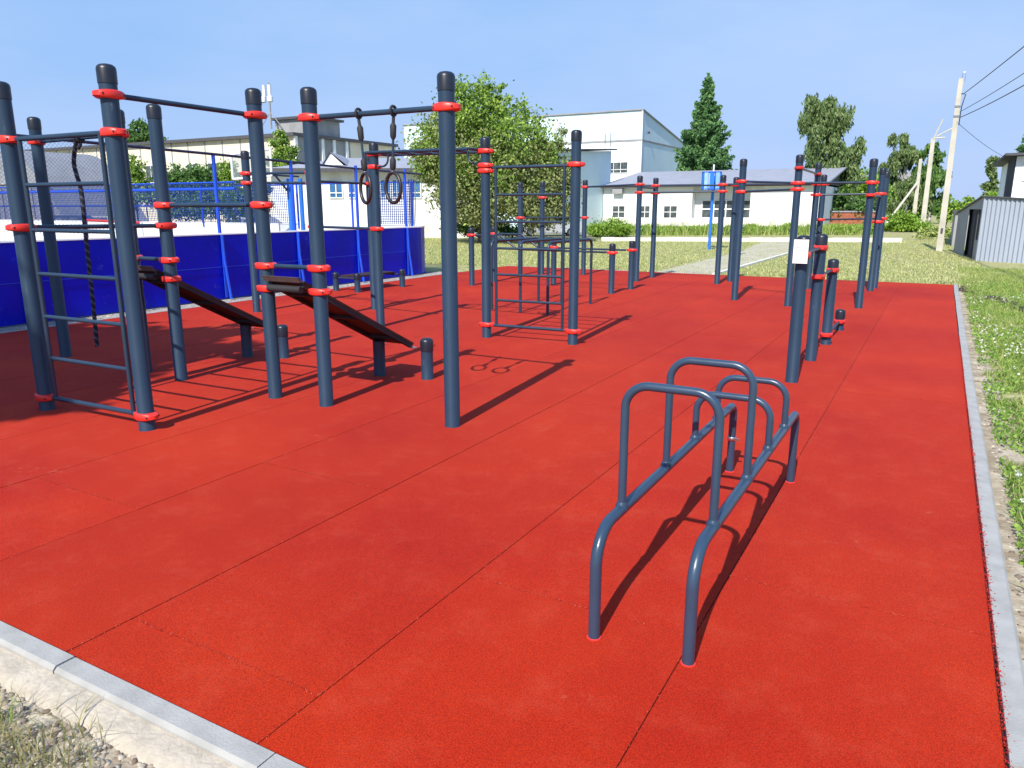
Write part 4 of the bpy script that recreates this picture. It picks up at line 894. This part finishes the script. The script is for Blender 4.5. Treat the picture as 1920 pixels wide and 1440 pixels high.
def limbs(par, base, top, r0, m, tips, seed=1, name='trunk'):
    rr = random.Random(seed); base = Vector(base); top = Vector(top); t = MB(); pts = []; rad_ = []
    for i in range(9):
        u = i/8; pts.append(base.lerp(top, u) + Vector((rr.uniform(-1, 1), rr.uniform(-1, 1), 0))*r0*.5*u); rad_.append(r0*(1-.8*u))
    t.tube(pts, rad_, 8)
    for tp_ in tips:
        u = rr.uniform(.3, .75); s = base.lerp(top, u); e = Vector(tp_); mid = s.lerp(e, .5) + Vector((0, 0, (e-s).length*.12)); t.tube([s, mid, e], [r0*.42*(1-u*.5), r0*.25, r0*.07], 6)
    return t.build(name, m, par)
def lobes_to_tips(spec): return [(s[0], s[1], s[2]+s[5]*.2) for s in spec]
def tree(name, label, cat, base, spec, n, size, lm, bm, seed, r0=.16, topf=.75, group=None, hollow=.5, jit=.14, **kw):
    t = thing(name, label, cat, (base[0], base[1], 0), group); zt_ = max(s[2]+s[5] for s in spec)*topf
    limbs(t, (base[0], base[1], -.05), (base[0], base[1], zt_), r0, M[bm], lobes_to_tips(spec), seed)
    leaves('crown', blobs(spec, n, seed, hollow, jit), size, L[lm], t, seed, **kw); return t
def S(px, py, d, rx, rz, ry=None):      # lobe from its place and size in the picture at distance d
    p = at(px, d, 0, py); k = d/FPX; return (p.x, p.y, zt(py, d), rx*k, (ry or rx)*k, rz*k)
dT = 34.0
bt_ = at(905, dT)
t = thing('broadleaf_tree', 'large broad leafy tree in front of the hall, left of the far wall ladder', 'tree', (bt_.x, bt_.y, 0))
sp1 = [S(890, 215, dT, 62, 62), S(960, 255, dT, 70, 58), S(845, 270, dT+.5, 62, 55), S(812, 300, dT, 38, 40), S(915, 315, dT-.6, 78, 60), S(985, 330, dT, 62, 52), S(1005, 285, dT+.5, 30, 40), S(850, 190, dT+.5, 30, 34), S(905, 175, dT, 28, 24), S(935, 190, dT+.4, 28, 26)]
sp2 = [S(880, 370, dT-.4, 60, 40), S(960, 375, dT-.8, 75, 42), S(1030, 360, dT-.2, 38, 55), S(1055, 290, dT, 20, 45), S(838, 350, dT, 36, 34), S(1000, 395, dT-.5, 55, 30), S(1055, 385, dT, 30, 45), S(1050, 335, dT-.3, 28, 40), S(900, 400, dT-.5, 50, 26)]
limbs(t, (bt_.x, bt_.y, -.05), (bt_.x, bt_.y, 4.6), .26, M['bark'], lobes_to_tips(sp1+sp2[:3]), 3)
leaves('crown', np.concatenate([blobs(sp1, 28000, 5, .35, .20)]), .092, L['broad'], t, 5)
leaves('crown', np.concatenate([blobs(sp1[2:7]+sp2, 42000, 6, .2, .20)]), .085, L['olive'], t, 6)
# lilac-like undergrowth by the tree foot
def bush(label, spec, n, size, lm, seed, group=None, name='bush', bm='bark'):
    b0 = spec[0]; t = thing(name, label, 'bush', (b0[0], b0[1], 0), group); rr = random.Random(seed)
    for i in range(5): 
        s = rr.choice(spec); MB().tube([(s[0]+rr.uniform(-.1, .1), s[1], -.05), (s[0]+rr.uniform(-.5, .5)*s[3], s[1]+rr.uniform(-.3, .3)*s[4], s[2]+s[5]*.3)], [.035, .012], 5).build('stem', M[bm], t)
    leaves('foliage', blobs(spec, n, seed, .1, .2), size, L[lm], t, seed+1); return t
bush('low dark hedge at the foot of the big tree', [S(870, 425, 36, 32, 16), S(920, 428, 36, 32, 14), S(960, 430, 36, 24, 12)], 5000, .075, 'dark', 11)
bush('rounded bright green shrub left of the white building windows', [S(1140, 430, 41, 34, 17), S(1118, 434, 41, 22, 12), S(1165, 434, 41, 22, 12)], 6500, .07, 'bright', 12)
# weeds along the white facade
g_ = np.random.default_rng(4); npt = 15000; tt = g_.uniform(0, 1, npt); a = at(1165, 45.5); b = at(1545, 46.5)
hs_ = np.array([0.46 + 0.55*noise.noise(Vector((q*26, 0, 0))) + .2*noise.noise(Vector((q*70, 4, 0))) for q in tt])
Pw = np.stack([a.x+(b.x-a.x)*tt, a.y+(b.y-a.y)*tt+g_.uniform(-1.6, 1.6, npt), g_.uniform(0, 1, npt)*np.clip(hs_*.8, .05, 1)+GZ], 1)
o = leaves('weeds', Pw, .095, L['bright'], None, 9, droop=-.7, aspect=2.4); tag(o, kind='stuff')
tt = g_.uniform(0, 1, 5000); a = at(1545, 47); b = at(1650, 47); Pw = np.stack([a.x+(b.x-a.x)*tt, a.y+(b.y-a.y)*tt+g_.uniform(-3, 3, 5000), g_.uniform(0, .5, 5000)+GZ], 1)
tag(leaves('weeds', Pw, .08, L['bright'], None, 10, droop=-.7, aspect=2.2), kind='stuff')

tt = g_.uniform(0, 1, 2600); a = at(1150, 45.0); b = at(1640, 46.0); xs_ = a.x+(b.x-a.x)*tt; ys2 = a.y+(b.y-a.y)*tt+g_.uniform(-2.4, 1.6, 2600)
WEED = (xs_, ys2)
# spruce
def spruce(c, h, rbase, label, seed=2):
    t = thing('spruce_tree', label, 'tree', (c.x, c.y, 0)); br = MB().tube([(c.x, c.y, -.05), (c.x, c.y, h*.97)], [.24, .02], 8)
    g = np.random.default_rng(seed); out = []; z = 1.2
    while z < h-.15:
        u = z/h; r = rbase*1.04*(1-u)**.9*g.uniform(.78, 1.2)+.12; nb_ = int(8+8*(1-u))
        for i in range(nb_):
            a = g.uniform(0, 2*PI); rl = r*g.uniform(.62, 1.2); tt = np.linspace(.12, 1, max(6, int(rl*20)))
            zz = z - rl*.30*np.sin(tt*1.9) + rl*.20*tt**3
            x_ = c.x+math.cos(a)*rl*tt; y_ = c.y+math.sin(a)*rl*tt; m = 7
            w_ = .13*rl*(1.1-tt)+.05
            for k in range(m): out.append(np.stack([x_+g.normal(size=len(tt))*w_, y_+g.normal(size=len(tt))*w_, zz-np.abs(g.normal(size=len(tt)))*(.10+.05*rl)], 1))
            if i % 3 == 0: br.tube([(c.x, c.y, z), (x_[-1], y_[-1], zz[-1])], [.035, .01], 4)
        z += .30+.12*(1-u)
    out.append(np.stack([c.x+g.normal(size=60)*.05, c.y+g.normal(size=60)*.05, g.uniform(h-.9, h, 60)], 1))
    br.build('trunk', M['bark'], t); leaves('crown', np.concatenate(out), .15, L['spruce'], t, seed, aspect=2.2, droop=.2); return t
cS = at(1315, 70); spruce(cS, zt(137, 70), 3.85, 'tall dark green conical spruce behind the low white building')

# birches with hanging strands
def birch(c, spec, n, size, lm, label, seed, group=None, r0=.16, hang=1.0):
    t = thing('birch_tree', label, 'tree', (c.x, c.y, 0), group); zt_ = max(s[2]+s[5] for s in spec)
    limbs(t, (c.x, c.y, -.05), (c.x, c.y, zt_*.85), r0, M['birch'], lobes_to_tips(spec), seed)
    g = np.random.default_rng(seed); A1 = blobs(spec, n//10, seed, .3, .16); out = []
    L_ = g.uniform(.25, 1.2, len(A1))*hang
    for k in range(10): out.append(A1 + np.stack([g.normal(size=len(A1))*.07, g.normal(size=len(A1))*.07, -L_*k/10], 1))
    leaves('crown', np.concatenate(out), size, L[lm], t, seed, droop=1.3, aspect=2.6); return t
d1 = 62.0
birch(at(1560, d1), [S(1540, 200, d1, 34, 30), S(1572, 235, d1, 36, 42), S(1520, 245, d1, 24, 50), S(1550, 290, d1, 40, 40), S(1600, 285, d1, 18, 30), S(1575, 320, d1, 34, 35), S(1535, 330, d1, 30, 28)], 30000, .125, 'birch', 'tall weeping birch behind the right end of the low white building', 21, hang=1.3)
bush('dense dark bushes under the weeping birch', [S(1560, 385, 59, 34, 38), S(1600, 392, 59, 30, 30), S(1630, 395, 59, 24, 26), S(1540, 395, 59, 20, 24)], 8000, .15, 'dark', 22)
bush('bright green tree crown right of the weeping birch', [S(1610, 345, 70, 30, 25), S(1640, 360, 70, 26, 28)], 4500, .16, 'bright', 23)
d2 = 76.0
birch(at(1688, d2), [S(1690, 275, d2, 20, 30), S(1680, 305, d2, 26, 28), S(1708, 290, d2, 18, 26), S(1690, 345, d2, 32, 36), S(1672, 375, d2, 28, 26), S(1712, 370, d2, 26, 30)], 18000, .14, 'birch', 'slim birch standing left of the farthest utility pole', 24, hang=.9)
birch(at(1745, d2), [S(1742, 295, d2, 20, 28), S(1755, 325, d2, 18, 30), S(1735, 350, d2, 26, 36), S(1760, 375, d2, 22, 30), S(1728, 395, d2, 24, 22)], 10000, .18, 'dark', 'dark leafed tree behind the two nearest utility poles', 25, hang=.7)
bush('yellow green bush at the foot of the slanting brace', [S(1690, 422, 50, 28, 22), S(1665, 432, 50, 18, 12), S(1722, 428, 50, 24, 16)], 5500, .11, 'bright', 26)
bush('green bushes behind the corrugated shed', [S(1800, 388, 60, 26, 16), S(1835, 392, 60, 28, 14), S(1868, 380, 60, 22, 18), S(1775, 396, 60, 16, 18)], 5000, .14, 'bright', 27)
bush('tall weeds growing between the poles and the garage', [S(1752, 440, 42, 26, 12), S(1738, 452, 38, 24, 8), S(1776, 452, 38, 16, 8)], 4500, .09, 'grass', 28)
cp_ = at(1859, 110); tree('poplar_tree', 'narrow columnar poplar beyond the shed', 'tree', cp_, [S(1861, 310, 110, 9, 20), S(1858, 338, 110, 11, 24), S(1857, 362, 110, 12, 20)], 4500, .26, 'birch', 'bark', 29, r0=.12)
cd_ = at(1918, 70); tree('pine_tree', 'dark tree top showing behind the right-hand house', 'tree', cd_, [S(1922, 275, 70, 12, 16), S(1925, 300, 70, 18, 20)], 2500, .17, 'spruce', 'bark', 30, r0=.14)
# left background
bush('large dense green bush before the cream building, right of the middle post', [S(335, 345, 52, 34, 34), S(375, 345, 52, 34, 34), S(400, 360, 52, 26, 26), S(350, 385, 52, 46, 20)], 13000, .125, 'dark', 31)
bush('yellow green bush before the cream building, beside the near ladder post', [S(250, 330, 50, 24, 34), S(275, 365, 50, 26, 24), S(235, 370, 50, 24, 24)], 7000, .12, 'broad', 32)
bush('dark bushes by the left end of the white building, behind the net', [S(488, 372, 33, 18, 34), S(455, 378, 33, 24, 34), S(475, 392, 33, 26, 22), S(440, 385, 33, 34, 30), S(390, 385, 33, 34, 24), S(345, 390, 33, 30, 20)], 9000, .085, 'dark', 39)
bush('green bush left of the basketball backboard', [S(432, 330, 50, 20, 28), S(440, 365, 50, 24, 22)], 4500, .12, 'broad', 33)
tree('young_tree', 'upright young tree in front of the grey end wall', 'tree', at(530, 56), [S(527, 275, 56, 17, 26), S(538, 298, 56, 22, 24), S(525, 310, 56, 24, 18)], 6500, .13, 'broad', 'bark', 34, r0=.08)
tree('roof_line_tree', 'tree top rising over the cream building roof', 'tree', at(262, 105), [S(268, 252, 105, 26, 20), S(245, 262, 105, 18, 14), S(292, 260, 105, 16, 12)], 6000, .22, 'dark', 'bark', 35, r0=.2)
# tree beside the photographer whose shade falls on the pad
tr_ = Vector((-7.2, -4.0, 0))
tree('shade_tree', 'leafy tree left of the photographer that shades the pad by the near ladder', 'tree', tr_, [(-6.6, -3.7, 6.6, 1.5, 1.1, 1.0), (-5.7, -4.3, 7.1, .9, .8, .7), (-8.0, -3.6, 7.4, 1.5, 1.2, 1.1), (-6.9, -2.7, 7.4, 1.2, .9, .8), (-8.9, -2.9, 6.6, 1.4, 1.2, 1.1), (-5.5, -5.2, 6.6, .8, .6, .5), (-8.2, -4.6, 5.6, 1.3, 1.1, .9), (-10.2, -3.0, 7.2, 1.3, 1.1, 1.0), (-6.3, -5.3, 6.9, 1.0, .6, .5), (-7.8, -5.6, 6.7, 1.1, .7, .6)], 26000, .15, 'broad', 'bark', 36, r0=.18, hollow=.3)

# ------------------------------------------------------------------ grass, stones, flowers
def blades(name, X, Y, h, wd, lm, seed, lean=.5, z=GZ):
    g = np.random.default_rng(seed); n = len(X); a = g.uniform(0, 2*PI, n); hh = h*g.uniform(.4, 1.4, n)
    dx, dy = np.cos(a)*wd/2, np.sin(a)*wd/2; lx, ly = g.normal(size=n)*lean*hh, g.normal(size=n)*lean*hh
    V = np.stack([np.stack([X-dx, Y-dy, np.full(n, z)], 1), np.stack([X+dx, Y+dy, np.full(n, z)], 1), np.stack([X+lx, Y+ly, z+hh], 1)], 1).reshape(-1, 3)
    return raw(name, V, np.arange(3*n).reshape(n, 3), L[lm], None, 'stuff')
g = np.random.default_rng(77)
def nmask(X, Y, s, th, seed=0): return np.array([noise.noise(Vector((x_*s, y_*s, seed))) > th for x_, y_ in zip(X, Y)])
# lawn beyond the pad, denser where it is nearer
n = 150000; u = g.uniform(0, 1, n); Yl = 17.6 + 24*u**1.5; Xl = g.uniform(-1, 1, n)*(8+0.28*Yl) - 4.5 - .15*Yl
ok = (~((Xl > -6.2-.03*(Yl-17)) & (Xl < -4.5)) | (g.uniform(0, 1, n) < .16+.014*(Yl-17))) & (Xl < 0.6+.02*Yl); Xl, Yl = Xl[ok], Yl[ok]
blades('lawn_grass', Xl, Yl, .045, .024, 'lawn', 1)
blades('weed_stalks', WEED[0], WEED[1], .62, .045, 'grass', 14, .3)
# verge right of the kerb
n = 130000; u = g.uniform(0, 1, n); Yv = 1.2 + 22*u**1.35; Xv = .50 + (g.uniform(0, 1, n)**1.1)*(1.2+.16*Yv)
ok = nmask(Xv, Yv, 1.15, -.28) & ((Xv > .66) | nmask(Xv, Yv, 2.5, .02, 5)); Xv, Yv = Xv[ok], Yv[ok]
blades('verge_grass', Xv, Yv, .065, .011, 'grass', 2, .7)
n = 70000; u = g.uniform(0, 1, n); Yc = 1.6 + 17*u**1.2; Xc = .47 + (g.uniform(0, 1, n))*(1.0+.13*Yc)
ok = nmask(Xc, Yc, 1.6, -.12, 3); Xc, Yc = Xc[ok], Yc[ok]
tag(leaves('clover', np.stack([Xc, Yc, GZ+g.uniform(.005, .06, len(Xc))], 1), .020, L['clover'], None, 3, up=2.2, aspect=1.1), kind='stuff')
n = 950; u = g.uniform(0, 1, n); Yf = 3 + 13*u; Xf = .50+g.uniform(0, 1, n)*(1.0+.10*Yf); ok = nmask(Xf, Yf, .9, .03, 8); Xf, Yf = Xf[ok], Yf[ok]
hd = np.repeat(np.stack([Xf, Yf, GZ+g.uniform(.06, .11, len(Xf))], 1), 5, 0) + g.normal(size=(5*len(Xf), 3))*.006
tag(leaves('clover_blossom', hd, .017, L['petal'], None, 4, up=1.0, aspect=1.2), kind='stuff')
# stones
def stones(name, X, Y, smin, smax, seed, lm='stonemix', z=GZ):
    g = np.random.default_rng(seed); n = len(X); base = np.array([(1,0,0),(-1,0,0),(0,1,0),(0,-1,0),(0,0,1),(0,0,-1),(.6,.6,.55),(-.6,.6,.5),(-.6,-.6,.55),(.6,-.6,.5)])
    F_ = np.array([(4,6,7),(4,7,8),(4,8,9),(4,9,6),(0,2,6),(2,1,7),(1,3,8),(3,0,9),(0,6,9),(2,7,6),(1,8,7),(3,9,8),(0,5,2),(2,5,1),(1,5,3),(3,5,0)])
    s = g.uniform(0, 1, n)**2.2*(smax-smin)+smin; a = g.uniform(0, 2*PI, n); V = base[None]*g.uniform(.7, 1.25, (n, 10, 1)); V = V*np.stack([s, s*g.uniform(.6, 1, n), s*g.uniform(.4, .75, n)], 1)[:, None, :]
    ca, sa = np.cos(a)[:, None], np.sin(a)[:, None]; x_ = V[..., 0]*ca-V[..., 1]*sa; y_ = V[..., 0]*sa+V[..., 1]*ca
    V = np.stack([x_+X[:, None], y_+Y[:, None], V[..., 2]+z+s[:, None]*.2], 2).reshape(-1, 3)
    F2 = (F_[None]+np.arange(n)[:, None, None]*10).reshape(-1, 3); return raw(name, V, F2, L[lm], None, 'stuff')
n = 15000; Xs = g.uniform(-4.4, -0.8, n); Ys = 1.095 - (g.uniform(0, 1, n)**1.2)*.85; stones('gravel', Xs, Ys, .003, .017, 5)
n = 5200; Ys = 1.6+16*g.uniform(0, 1, n)**1.6; Xs = .41+np.abs(g.normal(size=n))*.13+.01*g.uniform(0, 1, n)*Ys; stones('verge_gravel', Xs, Ys, .004, .022, 6)
n = 3500; stones('rink_gravel', g.uniform(-10.55, -10.02, n), g.uniform(4, 15.3, n), .008, .03, 7)
n = 1500; stones('lawn_litter', g.uniform(-6.5, .3, n), 17.6+g.uniform(0, 1, n)**2*6, .008, .03, 8)
# rubber crumbs along the edges
n = 3000; Yc = 1.25+9*g.uniform(0, 1, n)**1.4; Xc = X1-.002+np.abs(g.normal(size=n))*.010*(.5+.5*(Yc < 6.5)); P_ = np.stack([Xc, Yc, np.full(n, .010)], 1)
tag(leaves('rubber_crumbs', P_, .0038, L['crumb'], None, 12, up=1, aspect=2.4), kind='stuff')
# loose granules worn off along the joints of the rolls
gx = []; gy = []
for i in range(0, 11):
    xs0 = X1-.935*i; st_ = starts[(i-1) % 11] if i else 0
    if i: m_ = 900; gx.append(xs0+g.normal(size=m_)*.004); gy.append(Y0+g.uniform(0, 1, m_)**1.6*11)
    y_ = starts[i % 11]
    while y_ < 9: m_ = 420; gy.append(y_+g.normal(size=m_)*.003); gx.append(xs0-g.uniform(0, .935, m_)); y_ += 3.74
gx = np.concatenate(gx); gy = np.concatenate(gy); tag(leaves('joint_granules', np.stack([gx, gy, np.full(len(gx), .0018)], 1), .0030, L['pale'], None, 15, up=1.5, aspect=1.3), kind='stuff')
# grass tufts at the lower left corner
def tuft(x_, y_, n, h, lm, label, seed, spread=.10, w_=.005, bend=1.0):
    g = np.random.default_rng(seed); V = []; Fq = []; t = thing('grass_tuft', label, 'grass tuft', (x_, y_, GZ), 'grass tufts by the front kerb')
    for i in range(n):
        a = g.uniform(0, 2*PI); o = np.array([x_+g.normal()*spread*.45, y_+g.normal()*spread*.35, GZ]); hh = h*g.uniform(.45, 1.1); d = np.array([math.cos(a), math.sin(a)*.8, 0]); s = np.array([-math.sin(a), math.cos(a), 0])*w_/2*g.uniform(.6, 1.3)
        k0 = len(V); bd_ = g.uniform(.25, 1.0)*bend
        for j in range(5):
            q = j/4; c = o + d*hh*bd_*q**1.8*.9 + np.array([0, 0, 1])*hh*(q-.42*bd_*q**2.4); ww = (1-q*.9); V += [c-s*ww, c+s*ww]
        for j in range(4): Fq.append((k0+2*j, k0+2*j+1, k0+2*j+3, k0+2*j+2))
    raw('foliage', V, Fq, L[lm], t)
tuft(-2.50, .90, 170, .12, 'clover', 'bright green grass tuft nearest the lower left corner', 41, .20, .007)
tuft(-2.36, .97, 34, .16, 'dry', 'wispy grass tuft overlapping the front kerb', 42, .08, .0045, 1.3)
tuft(-2.10, .92, 190, .13, 'dry', 'half dry grass tuft below the front kerb, right of the green one', 43, .26, .0055, 1.4)
tuft(-2.26, .78, 200, .13, 'dry', 'pale dry grass tuft at the bottom edge of the photo', 44, .26, .0055, 1.3)
tuft(-2.52, .74, 160, .13, 'grass', 'mixed green grass tuft in the very corner at lower left', 45, .24, .006)
tuft(-1.98, 1.0, 22, .11, 'dry', 'few thin dry blades bending over the sandy haunch', 46, .07, .004, 1.5)
n = 9000; Xg = g.uniform(-3.1, -1.5, n); Yg = g.uniform(.45, .99, n); ok = nmask(Xg, Yg, 4.0, -.05, 6); blades('corner_grass', Xg[ok], Yg[ok], .028, .0035, 'dry', 47, .9)
# twigs and dry stalks
tw = MB(); rr = random.Random(5)
for i in range(70):
    x_ = rr.uniform(-2.9, -1.6); y_ = rr.uniform(.55, .98); a = rr.uniform(0, PI); l_ = rr.uniform(.02, .07); d_ = Vector((math.cos(a), math.sin(a), rr.uniform(.0, .3)))
    tw.tube([Vector((x_, y_, GZ+.012)), Vector((x_, y_, GZ+.014))+d_*l_], .0012, 4)
tag(tw.build('twigs', M['bark']), kind='stuff')
